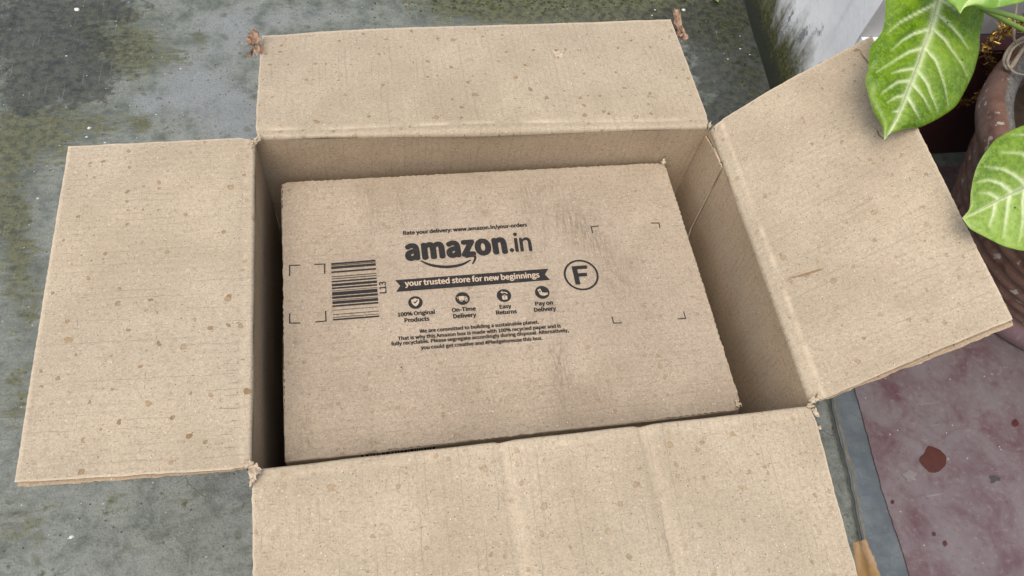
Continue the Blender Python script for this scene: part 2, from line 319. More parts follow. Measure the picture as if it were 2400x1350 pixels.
def wgrid(A, B, z0, z1, nu, nv, amp, seed):
    Pn = np.zeros((nu + 1, nv + 1, 3)); d = (np.array(B) - np.array(A)); nrm = np.array([d[1], -d[0]]) / np.linalg.norm(d)
    for i in range(nu + 1):
        for j2 in range(nv + 1):
            q = np.array(A) + d * i / nu; zz = z0 + (z1 - z0) * j2 / nv
            dd = amp * nz(q[0] + q[1] * .7 + seed, zz, seed, 9) + amp * .4 * nz(q[0] + q[1], zz, seed, 40)
            Pn[i, j2] = (q[0] + nrm[0] * dd - .515, q[1] + nrm[1] * dd - .335, zz)
    return Pn
Pn = wgrid(far, (cx, wy), 0, 2.2, 60, 80, .004, 2.)
mk('side_face', Pn.reshape(-1, 3), grid_faces(60, 80), M_WALL, wall)
Pn = wgrid((cx, wy), (2.6, wy), .215, 2.2, 60, 60, .002, 4.); mk('front_face', Pn.reshape(-1, 3), grid_faces(60, 60), M_GREY, wall)
def boxv(x0, x1, y0, y1, z0, z1):
    V = [(x, y, zz) for zz in (z0, z1) for x, y in ((x0, y0), (x1, y0), (x1, y1), (x0, y1))]
    return V, [(3, 2, 1, 0), (4, 5, 6, 7), (0, 1, 5, 4), (1, 2, 6, 5), (2, 3, 7, 6), (3, 0, 4, 7)]
V, Fc = boxv(cx + .004 - .515, cx + .115 - .515, -.030, .02, .0, .213); mk('plaster_plinth', V, Fc, M_WALL, wall, smooth=False)
V, Fc = boxv(cx + .117 - .515, 2.59 - .515, -.026, .018, 0, .2115); mk('dado', V, Fc, M_DADO, wall, smooth=False)

# ------------------------------------------------------------------ the open carton
BOARD = .0042
TL, TR, BR, BL = [on_z(p, H) for p in ((598, 322), (1666, 296), (1903, 948), (590, 1098))]
carton = empty('open_carton', (0, 0, .0))
tag(carton, 'large open brown cardboard carton with four spread flaps and ragged corners', 'box')
WR = .0042                                     # radius of the folded rim
def capsules(Pt, lst):
    A = np.zeros(Pt.shape[:-1])
    for (p, q, r, amt) in lst:
        p = np.array(p); q = np.array(q); d = q - p; t = np.clip(((Pt - p) @ d) / (d @ d + 1e-12), 0, 1)
        A += amt * np.exp(-(np.linalg.norm(Pt - (p + t[..., None] * d), axis=-1) / r) ** 2)
    return A
def sheet(name, P, mat, parent, uv, dirt=None, wear_lit=None):
    nu, nv = P.shape[0] - 1, P.shape[1] - 1; z0 = np.zeros((nu + 1) * (nv + 1))
    return mk(name, P.reshape(-1, 3), grid_faces(nu, nv), mat, parent, uv.reshape(-1, 2), {'dirt': z0 if dirt is None else dirt.ravel(), 'wear_lit': z0 if wear_lit is None else wear_lit.ravel()})
def make_flap(A, B, Pa, Pb, disp, seed, crease=.010, label=None, mat=None, lip=0., folds=()):
    """flap hinged on A-B with outer corners Pa, Pb; folds over the rim, two liners with a fluted sheet between"""
    A, B, Pa, Pb = map(np.array, (A, B, Pa, Pb)); Wd = np.linalg.norm(B - A); L = (np.linalg.norm(Pa - A) + np.linalg.norm(Pb - B)) / 2
    nu = int(Wd / .0021); sv_ = np.concatenate([np.linspace(-1, 0, 8)[:-1], np.linspace(0, 1, int((L - WR) / .0035) + 1)]); nv = len(sv_) - 1
    u = np.linspace(0, 1, nu + 1)
    def base(uu, s):
        Hg = A + (B - A) * uu; Fv = (Pa - A) + ((Pb - B) - (Pa - A)) * uu; Ll = np.linalg.norm(Fv); fd = Fv / Ll
        if s < 0:
            t = s + 1; p0 = Hg - np.array([0, 0, WR]); p2 = Hg + fd * WR
            return p0 * (1 - t) ** 2 + 2 * Hg * t * (1 - t) + p2 * t * t
        return Hg + fd * (WR + (Ll - WR) * s)
    def dist(s): return np.where(s < 0, s * WR, WR + (L - WR) * s)
    Pg = np.array([[base(a_, s) for s in sv_] for a_ in u]); N = grid_normals(Pg)
    up = N[nu // 2, nv // 2]; sgn = 1.0 if up[2] > 0 else -1.0; N = N * sgn
    S = dist(sv_)[None, :] + 0 * u[:, None]; U = u[:, None] * Wd + 0 * S
    D = np.array([[disp(U[i, j_], S[i, j_]) if S[i, j_] > 0 else disp(U[i, j_], 0) for j_ in range(nv + 1)] for i in range(nu + 1)])
    ud = (B - A) / Wd; uvm = np.stack([U, S], -1)
    fdir = (Pa + Pb - A - B) / 2; fdir /= np.linalg.norm(fdir)
    # the crease pressed a little in from the rim
    cr_w = crease + .0012 * np.array([nz(x * 30, seed) for x in u])[:, None]
    D = D - .0009 * np.exp(-((S - cr_w) / .0022) ** 2)
    top = Pg + N * D[..., None]; bot = Pg - N * (BOARD - D)[..., None]
    for T, sd_, amp in ((top, seed, .0005), (bot, seed + 50, .0011)):
        for i in range(nu + 1):
            T[i, -1] += fdir * amp * (nz(U[i, 0] * 330, sd_) + .9 * nz(U[i, 0] * 60, sd_) + .35 * math.sin(U[i, 0] * 2 * math.pi / .0066) * nz(U[i, 0] * 25, sd_ + 8))
        for j_ in range(nv + 1):
            k = min(1.0, max(0.0, (S[0, j_] + WR) / .02))
            T[0, j_] += ud * amp * (nz(S[0, j_] * 300, sd_ + 3) + 1.2 * nz(S[0, j_] * 60, sd_ + 4)) + ud * .003 * (1 - k)
            T[-1, j_] += ud * amp * (nz(S[0, j_] * 300, sd_ + 5) + 1.2 * nz(S[0, j_] * 60, sd_ + 6)) - ud * .003 * (1 - k)
    bot[-1] += ud * lip * np.clip((S[0] - .01) / .1, 0, 1)[:, None] ** 1.0
    bot[-2] += ud * lip * .5 * np.clip((S[0] - .01) / .1, 0, 1)[:, None]
    wob = np.array([nz(x * 12, seed, 9) for x in u])[:, None]
    wear_lit = np.exp(-((S - cr_w) / .0011) ** 2) * np.clip(.6 + .9 * wob, .05, .9) + .12 * np.exp(-(S / .004) ** 2)
    for E_, w_ in ((U, .0012), (Wd - U, .0012), (L - S, .0012)): wear_lit = wear_lit + .6 * np.exp(-(E_ / w_) ** 2)
    for f0, f1 in folds: wear_lit = wear_lit + .20 * np.exp(-((U - (f0 + f1 * S) - .006) / .005) ** 2) * np.clip(.8 + .8 * wob, .2, 1)  # lit flank to the right of each pressed crease, painted lighter
    fl = sheet('flap', top, mat or M_KRAFT, carton, uvm, wear_lit=np.clip(wear_lit, 0, 1))
    if label: fl['label'] = label
    sheet('outer_liner', bot, M_KRAFT_IN, fl, uvm)
    per = .0066; nf = int(Wd / per * 8); uf = np.linspace(.004, .996, nf + 1); js = list(range(0, 16)) + list(range(18, nv, 6)) + [nv]
    Fl = np.zeros((nf + 1, len(js), 3)); UVf = np.zeros((nf + 1, len(js), 2))
    for i, a_ in enumerate(uf):
        fi = a_ * nu; i0 = min(int(fi), nu - 1); fr = fi - i0
        ph = .5 + .33 * math.sin(a_ * Wd * 2 * math.pi / per)
        for k, j_ in enumerate(js):
            t_ = top[i0, j_] * (1 - fr) + top[i0 + 1, j_] * fr; b_ = bot[i0, j_] * (1 - fr) + bot[i0 + 1, j_] * fr
            q = t_ * ph + b_ * (1 - ph)
            if k == len(js) - 1: q = q - fdir * .0012
            Fl[i, k] = q; UVf[i, k] = (a_ * Wd, S[0, j_])
    sheet('fluting', Fl, M_FLUTE, fl, UVf)
    return fl, top
def soft(u0, s0, su, ss_, a): return lambda u, s: a * math.exp(-((u - u0) / su) ** 2 - ((s - s0) / ss_) ** 2)
def base_disp(seed, amp=.0012): return lambda u, s: amp * (nz(u * 9, s * 9, seed) + .5 * nz(u * 22, s * 22, seed + 2))
Hh = np.array([0, 0, H])
def d_left(u, s): return base_disp(1.)(u, s) - .010 * (max(0, s) / .165) ** 2 * (u / .31) * .4
def d_back(u, s): return base_disp(11.)(u, s) - .0035 * math.exp(-((u - .0) / .05) ** 2) * (s / .16) ** 2 + .0022 * math.exp(-((u - .22) / .06) ** 2 - (s / .03) ** 2)
def d_right(u, s): return base_disp(21., .0015)(u, s) + .004 * math.sin(min(1, s / .165) * math.pi) 
def d_front(u, s):
    a = base_disp(31.)(u, s)
    for u0, k in ((.183 + .03 * s + .0022 * nz(s * 25, 1.), .7 + .4 * nz(s * 30, 5.)), (.297 + .07 * s + .002 * nz(s * 22, 3.), .85 + .4 * nz(s * 28, 9.))):
        x = u - u0; a += -.0019 * k * ((1 - x / .0125) if 0 <= x < .0125 else (math.exp(x / .0016) if x < 0 else 0))
    return a
fll, topl = make_flap(TL, BL, np.array([-.3905, .164, -.009]) + Hh, np.array([-.389, -.1435, -.0065]) + Hh, d_left, 3, crease=.0065, label='short left flap lying almost level', lip=.002)
flb, topb = make_flap(TL, TR, np.array([-.2262, .3215, -.0225]) + Hh, np.array([.2255, .315, -.0065]) + Hh, d_back, 13, crease=.012, label='long rear flap freckled with brown drops')
flr, topr = make_flap(TR, BR, np.array([.362, .174, .095]) + Hh, np.array([.3745, -.1255, .0745]) + Hh, d_right, 23, crease=.0105, label='short right flap slanting upwards', mat=M_KRAFT_B, lip=.004)
th = math.radians(-9); dF = np.array([0, -math.cos(th), math.sin(th)]) * .167
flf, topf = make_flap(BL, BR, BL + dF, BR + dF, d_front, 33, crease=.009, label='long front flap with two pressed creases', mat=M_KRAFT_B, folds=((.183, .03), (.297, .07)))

def make_wall(A, B, inward, seed, bulge):
    A, B, inn = np.array(A), np.array(B), np.array(inward, float); nu, nv = 50, 34; Wd = np.linalg.norm(B - A)
    Pi = np.zeros((nu + 1, nv + 1, 3)); uvm = np.zeros((nu + 1, nv + 1, 2))
    for i in range(nu + 1):
        for k in range(nv + 1):
            u_, zz = i / nu, .0062 + (H - WR - .0062) * k / nv; q = A + (B - A) * u_
            dd = bulge * math.sin(u_ * math.pi) * math.sin(k / nv * math.pi) + .0008 * nz(u_ * 8, zz * 20, seed) * math.sin(k / nv * math.pi)
            Pi[i, k] = (q[0], q[1], zz); Pi[i, k] -= inn * dd; uvm[i, k] = (u_ * Wd, zz)
    o = sheet('wall', Pi, M_KRAFT_IN, carton, uvm)
    sheet('outer_liner', Pi - inn * BOARD, M_KRAFT_IN, o, uvm)
    return o
make_wall(TL, TR, (0, -1, 0), 1, .004); make_wall(BL, BR, (0, 1, 0), 2, .004); make_wall(TL, BL, (1, 0, 0), 3, .003); make_wall(TR, BR, (-1, 0, 0), 4, .003)
V, Fc = boxv(-.224, .222, -.153, .151, .0002, .0058); mk('base', V, Fc, M_KRAFT_IN, carton, smooth=False, attrs={'dirt': [0] * 8, 'wear_lit': [0] * 8})
# glued joint tab lying against the right wall, slanting cut edge
xr = .2222
tp = [on_plane(p, (xr, 0, 0), np.array([1., 0, 0])) for p in ((1653, 322), (1672, 350), (1691, 392), (1655, 462), (1618, 535), (1598, 600), (1580, 470))]
tp[5][2] = min(tp[5][2], H - .09)
n = len(tp); V = [p for p in tp] + [p + np.array([.0017, 0, 0]) for p in tp]
for i in (0, 6): V[i][1] = V[i + n][1] = .1495
mk('glue_tab', V, [tuple(range(n))] + [(i, (i + 1) % n, (i + 1) % n + n, i + n) for i in range(n)], M_KRAFT_IN, carton, smooth=False,
   uv=[(v_[1], v_[2]) for v_ in V], attrs={'dirt': [0] * (2 * n), 'wear_lit': [0] * n + [1] * n})
M_SLIT = simple('dark_slit', (.05, .035, .022), .9, .1, .3, 200)
def strip3(name, pts, wv_, nrm, mat, parent):
    Q = np.array(pts); V, Fc = [], []; t = np.gradient(Q, axis=0)
    for i in range(len(Q)):
        s_ = np.cross(nrm, t[i]); s_ /= np.linalg.norm(s_) + 1e-9; ww = wv_ * (.6 + .6 * abs(nz(Q[i][1] * 90, Q[i][2] * 90, 2)))
        V += [Q[i] - s_ * ww, Q[i] + s_ * ww]
        if i: Fc.append((2 * i - 2, 2 * i - 1, 2 * i + 1, 2 * i))
    return mk(name, V, Fc, mat, parent)
strip3('torn_slit', spline([on_plane(p, (xr + .0009, 0, 0), np.array([1., 0, 0])) for p in ((1657, 318), (1674, 350), (1684, 376), (1692, 393), (1655, 464), (1617, 538))], 50), .0006, np.array([1., 0, 0]), M_SLIT, carton)

# torn paper at the corners, peeled tape remnants
def crumple(name, c, ex, ey, mat, parent, seed, amp=.003, n=9, ragged=.25, curl=0.0):
    c, ex, ey = map(lambda q: np.array(q, float), (c, ex, ey)); nn = np.cross(ex, ey); nn /= np.linalg.norm(nn); P_ = np.zeros((n + 1, n + 1, 3))
    for i in range(n + 1):
        for k in range(n + 1):
            a_, b_ = i / n - .5, k / n - .5; rgd = 1 + ragged * nz(a_ * 5 + seed, b_ * 5, seed) * (1.6 if max(abs(a_), abs(b_)) > .45 else .6)
            P_[i, k] = c + (ex * a_ + ey * b_) * 1.0 * rgd + nn * (amp * nz(a_ * 3.2, b_ * 3.2, seed + 5) * 1.6 + curl * (b_ + .5) ** 2)
    top = P_; V = np.concatenate([top.reshape(-1, 3), (top - nn * .0003).reshape(-1, 3)])
    Fc = np.concatenate([grid_faces(n, n), grid_faces(n, n, (n + 1) ** 2)])
    z0 = np.zeros(len(V)); return mk(name, V, Fc, mat, parent, uv=V[:, :2], attrs={'dirt': z0, 'wear_lit': z0 + .0})
pieces = [((596, 1105), .004, (.012, .004, .004), (.002, -.016, .004), .006, 1.), ((584, 1090), .002, (.010, .002, .003), (-.004, .009, .002), .005, 2.), ((592, 1125), .001, (.007, .002, .001), (0, -.012, .001), .004, 3.),
          ((600, 330), .002, (.008, .008, .001), (-.004, .006, .004), .006, 4.), ((590, 340), .001, (.006, .007, .001), (-.004, .004, .003), .005, 5.), ((606, 322), .003, (.005, .002, .002), (0, .009, .002), .005, 6.),
          ((1908, 936), .002, (.013, .006, .003), (-.004, .007, .004), .007, 7.), ((1918, 930), .004, (.008, .004, .002), (-.002, .006, .004), .006, 8.), ((1898, 950), .001, (.008, .003, .001), (-.002, .006, .002), .006, 9.), ((1913, 968), -.002, (.006, -.002, .002), (.001, -.013, .001), .004, 10.), ((1921, 1003), -.003, (.006, .001, .002), (.001, .005, .003), .003, 11.),
          ((1664, 292), .001, (.005, .002, .001), (.003, .010, .002), .004, 12.), ((1680, 298), .004, (.010, .006, .002), (-.003, .006, .003), .004, 13.), ((1708, 278), .010, (.012, .007, .004), (-.002, .004, .002), .003, 14.)]
for (p, dz, ex, ey, amp, sd_) in pieces: crumple('torn_paper', on_z(p, H + dz), np.array(ex) * .6, np.array(ey) * .6, M_TORN, carton, sd_ * 3.7, amp * .4, 8, .35)
m = NT('peeled_packing_tape'); g = m.noise(70, 4, .6); fb = m.noise(1, 3, .6, m.mapv((300, 60, 100)))
c = m.mix(g, (.15, .088, .03), (.24, .15, .06)); c = m.mix(m.ss(fb, .55, .75, 0, .6), c, (.20, .10, .04)); c = m.mix(m.ss(m.noise(25, 3), .52, .7, 0, .7), c, (.25, .17, .10))
M_TAPE = m.out(c, .45, m.bump(g, .4, .002), .2)
m = NT('reddish_peeled_tape'); g = m.noise(160, 4, .6)
M_TAPE2 = m.out(m.mix(m.ss(g, .35, .65), (.14, .075, .045), (.30, .21, .14)), .5, m.bump(g, .4, .002), .35)
pl = BL + np.array([0, 0, 0])
tz = H - .012
t0 = on_z((1999, 1272), H - .0245); t1 = on_z((2030, 1264), H - .0265); t2 = on_z((2085, 1375), H - .036); t3 = on_z((2016, 1400), H - .031)
NT_ = 16; Pt = np.zeros((NT_ + 1, NT_ + 1, 3))
for i in range(NT_ + 1):
    for k in range(NT_ + 1):
        a_, b_ = i / NT_, k / NT_; q = (t0 * (1 - a_) + t1 * a_) * (1 - b_) + (t3 * (1 - a_) + t2 * a_) * b_
        q = q + np.array([.002 * a_ * nz(b_ * 9, 3) - (.004 * a_ * max(0, b_ - .15)), 0.0012 * nz(a_ * 9, 1.) * (1 - b_), .0022 * math.sin(a_ * 6) + .0008 * nz(a_ * 6, b_ * 6, 2)])
        Pt[i, k] = q
V = np.concatenate([Pt.reshape(-1, 3), Pt.reshape(-1, 3) - [0, 0, .0003]])
o = mk('tape_remnant', V, np.concatenate([grid_faces(NT_, NT_), grid_faces(NT_, NT_, (NT_ + 1) ** 2)]), M_TAPE, carton); o['label'] = 'peeled strip of shiny brown tape on the front flap'
for (p, dz, ex, ey, amp, sd_, cu) in [((597, 92), -.016, (.012, -.002, .004), (.001, .016, .003), .005, 41., .004), ((602, 116), -.020, (.010, .001, .003), (-.004, .013, -.004), .004, 42., 0), ((588, 126), -.022, (.003, .002, .001), (-.005, -.006, -.001), .003, 43., 0)]:
    crumple('tape_remnant', on_z(p, H + dz), ex, ey, M_TAPE2, carton, sd_, amp, 10, .45, cu)
for (p, dz, ex, ey, amp, sd_, cu) in [((1587, 47), -.003, (.010, .001, -.002), (-.003, .024, .004), .003, 45., .004), ((1596, 78), -.010, (.011, .000, -.003), (-.002, .013, .001), .004, 46., 0)]:
    crumple('tape_remnant', on_z(p, H + dz), ex, ey, M_TAPE2, carton, sd_, amp, 10, .4, cu)
# small pale scab torn out of the rear flap
crumple('surface_tear', on_z((1309, 128), H - .0075), (.012, 0, 0), (.001, .010, .0008), M_TORN, carton, 77., .0012, 8, .5)
# marks lying on the flaps' own surfaces
def to_px(Pw):
    q = (Pw - CAM) @ RM; return np.stack([1200 + FPX * q[..., 0] / -q[..., 2], 675 - FPX * q[..., 1] / -q[..., 2]], -1)
def on_sheet(top, p, lift=.0004):
    Nn = grid_normals(top); Nn *= 1 if Nn[top.shape[0] // 2, top.shape[1] // 2, 2] > 0 else -1
    d = np.linalg.norm(to_px(top) - np.array(p), axis=-1); i_, j_ = np.unravel_index(np.argmin(d), d.shape); return on_plane(p, top[i_, j_] + Nn[i_, j_] * lift, Nn[i_, j_])
def mark(top, pts, wd, mat, parent, name):
    Q = np.array([on_sheet(top, p) for p in pts]); Q = spline(Q, 14) if len(Q) > 2 else np.array([Q[0] * (1 - t) + Q[1] * t for t in np.linspace(0, 1, 8)])
    t = np.gradient(Q, axis=0); Nn = np.cross(t[3], [0, 0, 1.]); Nn /= np.linalg.norm(Nn); V, Fc = [], []
    for i in range(len(Q)):
        k = math.sin(math.pi * (i + .6) / (len(Q) + .2)) ** .5 * (1 + .5 * nz(Q[i][0] * 300, Q[i][1] * 300, 4)); V += [Q[i] - Nn * wd * k, Q[i] + Nn * wd * k]
        if i: Fc.append((2 * i - 2, 2 * i - 1, 2 * i + 1, 2 * i))
    return mk(name, V, Fc, mat, parent)
M_MARK = simple('grey_score_mark', (.20, .165, .12), .9, .1, .3, 400)
for (x, y, l) in ((545, 868, 34), (549, 897, 22), (545, 926, 30), (535, 957, 48), (548, 986, 18), (531, 1018, 26), (538, 1049, 28)): mark(topl, [(x - l / 2, y + 1), (x + l / 2, y - 1)], .00022, M_MARK, fll, 'score_mark')
M_BROWN = simple('brown_water_stain', (.215, .145, .075), .8, .25, .3, 250)
mark(topr, [(1852, 651), (1880, 645), (1905, 637), (1930, 630)], .0011, M_BROWN, flr, 'stain_streak')
mark(topr, [(2000, 120), (2010, 116), (2020, 121)], .0022, M_BROWN, flr, 'stain_streak'); mark(topr, [(2016, 123), (2030, 140), (2044, 160)], .0011, M_BROWN, flr, 'stain_streak')
mark(topr, [(2056, 305), (2062, 318), (2078, 328)], .0011, M_BROWN, flr, 'stain_streak')
mark(topl, [(574, 911), (580, 919), (586, 922)], .0026, M_BROWN, fll, 'stain_streak')

# ------------------------------------------------------------------ the small printed carton inside
ZT = H - .05; IY = .0054; IC = np.array([-.0099, .0042]); IW, IDP = .3985, .2821; Z0 = .0068
small = empty('printed_carton', (IC[0], IC[1], Z0)); small.rotation_euler = (0, 0, IY)
tag(small, 'closed brown carton printed with a smiling-arrow logo and barcode, inside the open carton', 'box')
ca, sa = math.cos(IY), math.sin(IY); ZL = ZT - Z0
def loc2(p, z=None):                           # photograph pixel -> local x, y on the carton's top
    q = on_z(p, ZT if z is None else z); dx, dy = q[0] - IC[0], q[1] - IC[1]; return np.array([ca * dx + sa * dy, -sa * dx + ca * dy])
RB = .0022
def dens(h, step):
    e = np.array([0, .12, .3, .55, .8, 1.0]) * RB * 1.3; mid = np.linspace(-h + RB * 1.3, h - RB * 1.3, max(2, int((2 * h) / step)))
    return np.concatenate([-h + e[:-1], mid, (h - e[:-1])[::-1]])
hx, hy, hz = IW / 2, IDP / 2, ZL / 2
def rounded(P_):
    inner = np.clip(P_, [-hx + RB, -hy + RB, -hz + RB], [hx - RB, hy - RB, hz - RB]); d = P_ - inner; l = np.linalg.norm(d, axis=-1, keepdims=True)
    Q = inner + d / np.maximum(l, 1e-9) * RB; Q[..., 2] += hz
    # softened, slightly crushed corners and edges
    for (sx_, sy_, amt, rad) in ((1, -1, .0025, .007), (1, 1, .0012, .006), (-1, 1, .0008, .005), (-1, -1, .0008, .005)):
        dd = np.sqrt((Q[..., 0] - sx_ * hx) ** 2 + (Q[..., 1] - sy_ * hy) ** 2 + (Q[..., 2] - ZL) ** 2); k = amt * np.exp(-(dd / rad) ** 2)
        Q[..., 0] -= sx_ * k * .7; Q[..., 1] -= sy_ * k * .7; Q[..., 2] -= k
    e = np.minimum(hx - np.abs(Q[..., 0]), 1); f_ = np.minimum(hy - np.abs(Q[..., 1]), 1)
    fl = Q.reshape(-1, 3); out = fl.copy()
    for i, q in enumerate(fl):
        eL = min(hx - abs(q[0]), hy - abs(q[1])); kz = math.exp(-((ZL - q[2]) / .006) ** 2)
        if eL < .006:
            a_ = (1 - eL / .006) * kz
            j_ = .0009 * nz(q[0] * 120, q[1] * 120, 3) + .0005 * math.sin((q[0] + q[1]) * 2 * math.pi / .0062)
            if hx - abs(q[0]) < hy - abs(q[1]): out[i, 0] += j_ * a_ * (1 if q[0] > 0 else -1)
            else: out[i, 1] += j_ * a_ * (1 if q[1] > 0 else -1)
    return out.reshape(Q.shape)
def face(name, ax, sgn, us, vs_, dirt_f=None):
    U_, V_ = np.meshgrid(us, vs_, indexing='ij'); C_ = np.full_like(U_, sgn)
    Pp = {'z': np.stack([U_, V_, C_ * hz], -1), 'x': np.stack([C_ * hx, U_, V_], -1), 'y': np.stack([U_, C_ * hy, V_], -1)}[ax]
    Q = rounded(Pp); edge = np.exp(-(np.minimum(hx - np.abs(Q[..., 0]), 1) / .0016) ** 2) + np.exp(-((hy - np.abs(Q[..., 1])) / .0016) ** 2)
    top_e = np.exp(-((ZL - Q[..., 2]) / .002) ** 2)
    dirt = np.zeros_like(U_) if dirt_f is None else dirt_f(Q)
    return sheet(name, Q, M_KRAFT_INNER, small, np.stack([V_ if ax == 'z' else U_, U_ if ax == 'z' else V_], -1), dirt=np.clip(dirt, 0, 1), wear_lit=np.clip(edge * top_e * .55, 0, 1))
def l3(p): q = loc2(p); return (q[0], q[1], ZL)
def top_dirt(Q):
    return capsules(Q, [(l3((1228, 425)), l3((1243, 600)), .009, .5), (l3((1262, 440)), l3((1285, 650)), .005, .35), (l3((1335, 520)), l3((1368, 552)), .014, .5), (l3((1372, 470)), l3((1395, 560)), .016, .3),
                        (l3((1410, 590)), l3((1450, 670)), .017, .38), (l3((1290, 690)), l3((1310, 860)), .007, .42), (l3((1300, 830)), l3((1335, 960)), .010, .42), (l3((1325, 890)), l3((1400, 915)), .012, .3),
                        (l3((866, 450)), l3((882, 540)), .009, .45), (l3((930, 440)), l3((942, 520)), .009, .4), (l3((1000, 430)), l3((1012, 530)), .009, .35), (l3((1120, 420)), l3((1130, 500)), .012, .3), (l3((1300, 430)), l3((1320, 520)), .016, .35), (l3((1470, 600)), l3((1520, 800)), .03, .2), (l3((700, 985)), l3((705, 1050)), .006, .35), (l3((720, 960)), l3((722, 1030)), .003, .35)])
face('top_panel', 'z', 1, dens(hx, .0030), dens(hy, .0030), top_dirt)
for ax, s_ in (('y', -1), ('y', 1)): face('side_panel', ax, s_, dens(hx, .006), dens(hz, .008))
for ax, s_ in (('x', -1), ('x', 1)): face('side_panel', ax, s_, dens(hy, .006), dens(hz, .008))
# ---- print
ZP = ZL + .00035
FONT = None
try: FONT = bpy.data.fonts.load(os.path.join(bpy.utils.system_resource('DATAFILES'), 'fonts', 'Noto Sans CJK Regular.woff2'))   # Blender's own bundled lettering
except Exception: FONT = None
def text_geo(s, bold=0.0, spacing=1.0):
    """outline text as flat mesh; heavier strokes come from a few slightly shifted copies (x, y, layer)"""
    cu = bpy.data.curves.new('t', 'FONT'); cu.body = s; cu.size = 1; cu.space_character = spacing; cu.resolution_u = 4; cu.fill_mode = 'FRONT'
    if FONT: cu.font = FONT
    ob = bpy.data.objects.new('t', cu); COL.objects.link(ob); bpy.context.view_layer.update()
    me = bpy.data.meshes.new_from_object(ob.evaluated_get(bpy.context.evaluated_depsgraph_get()))
    V0 = np.array([v.co[:2] for v in me.vertices]); F0 = [tuple(p.vertices) for p in me.polygons]
    bpy.data.objects.remove(ob); bpy.data.meshes.remove(me); bpy.data.curves.remove(cu)
    sh = [(0, 0)] + ([(bold * math.cos(a), bold * math.sin(a) * .8) for a in np.linspace(0, 2 * math.pi, 13 if bold > .024 else 5)[:-1]] if bold else [])
    V = np.concatenate([np.c_[V0 + q, np.full(len(V0), i)] for i, q in enumerate(sh)]); Fc = [tuple(x + i * len(V0) for x in f) for i in range(len(sh)) for f in F0]
    return V, Fc
def lay(V, org, ex, ey, z):
    V = np.asarray(V, float); q = org + V[:, :1] * ex + V[:, 1:2] * ey; return np.c_[q, z + (V[:, 2] * 1.5e-5 if V.shape[1] > 2 else np.zeros(len(q)))]
def pxtext(name, s, p0, p1, mat=None, parent=None, bold=.012, ysc=1.0, z=None, spacing=1.0):
    V, Fc = text_geo(s, bold, spacing); x0, x1 = V[:, 0].min(), V[:, 0].max()
    a_, b_ = loc2(p0), loc2(p1); d = b_ - a_; k = np.linalg.norm(d) / (x1 - x0); ex = d / np.linalg.norm(d) * k; ey = np.array([-ex[1], ex[0]]) * ysc
    return mk(name, lay(V - [x0, 0, 0], a_, ex, ey, ZP if z is None else z), Fc, mat or M_INK, parent or small, smooth=False)
def poly(name, pts, mat=None, parent=None, z=None, px=True):
    V = [(*(loc2(p) if px else p), ZP if z is None else z) for p in pts]; return mk(name, V, [tuple(range(len(V)))], mat or M_INK, parent or small, smooth=False)
def stroke_geo(P_, wd):
    P_ = np.asarray(P_, float); t = np.gradient(P_, axis=0); t /= np.linalg.norm(t, axis=1, keepdims=True); nn = np.stack([-t[:, 1], t[:, 0]], -1); wd = np.broadcast_to(wd, (len(P_),))[:, None]
    V = np.concatenate([P_ - nn * wd / 2, P_ + nn * wd / 2]); n_ = len(P_); return V, [(i, i + 1, i + 1 + n_, i + n_) for i in range(n_ - 1)]
def pstroke(name, pxs, wd, smoothn=0, mat=None, parent=None, z=None):
    P_ = np.array([loc2(p) for p in pxs]); P_ = spline(P_, smoothn) if smoothn else P_
    V, Fc = stroke_geo(P_, wd(np.linspace(0, 1, len(P_))) if callable(wd) else wd)
    return mk(name, np.c_[V, np.full(len(V), ZP if z is None else z)], Fc, mat or M_INK, parent or small, smooth=False)
def corner_mark(pts, wd):
    a_, b_, c_ = [loc2(p) for p in pts]; u_ = (b_ - a_) / np.linalg.norm(b_ - a_); v_ = (c_ - b_) / np.linalg.norm(c_ - b_)
    V1, F1 = stroke_geo([a_, b_ + u_ * wd / 2], wd); V2, F2 = stroke_geo([b_ + v_ * wd / 2, c_], wd); V = np.concatenate([V1, V2])
    mk('corner_mark', np.c_[V, np.full(len(V), ZP)], F1 + [tuple(i + 4 for i in f) for f in F2], M_INK, small, smooth=False)
for pts, wd in ((((704, 621.6), (679, 622.6), (679, 647)), .0011), (((736.4, 620), (761.3, 619.3), (761, 641.8)), .0011), (((679, 734.6), (679, 757.5), (704, 757.5)), .0011), (((738.5, 755), (764, 752.8), (763, 729)), .0011),
            (((1403, 530), (1385, 532), (1389, 546.7)), .0011), (((1525, 523), (1544.4, 523), (1546.7, 535.6)), .0011), (((1434, 742), (1438, 757.8), (1456.7, 757)), .0010), (((1587.8, 747.8), (1606.7, 746.7), (1602, 730)), .0010)): corner_mark(pts, wd)
# barcode, each bar between the two slanted ends
bars = [(452, 468), (472, 478), (485, 508), (530, 545), (577, 584), (596, 603), (618, 632), (645, 668), (678, 693), (707, 712), (720, 752), (760, 781), (792, 797), (803, 828), (838, 853), (880, 884), (917, 922), (942, 947), (957, 971)]
bTL, bTR, bBR, bBL = [loc2(p) for p in ((776, 618), (880, 609.7), (889, 743), (780.3, 751.5))]; V, Fc = [], []
for s0, s1 in bars:
    f0, f1 = (s0 - 455) / 515, (s1 - 455) / 515
    for q in (bTL + (bBL - bTL) * f0, bTR + (bBR - bTR) * f0, bTR + (bBR - bTR) * f1, bTL + (bBL - bTL) * f1): V.append((*q, ZP))
    n_ = len(V); Fc.append((n_ - 4, n_ - 3, n_ - 2, n_ - 1))
mk('barcode', V, Fc, M_INK, small, smooth=False)
pxtext('size_code', 'L13', (905.5, 687.5), (903.5, 660), bold=.012, ysc=1.0)
pxtext('rating_line', 'Rate your delivery: www.amazon.in/your-orders', (945, 551), (1236, 531), bold=.022, ysc=1.02)
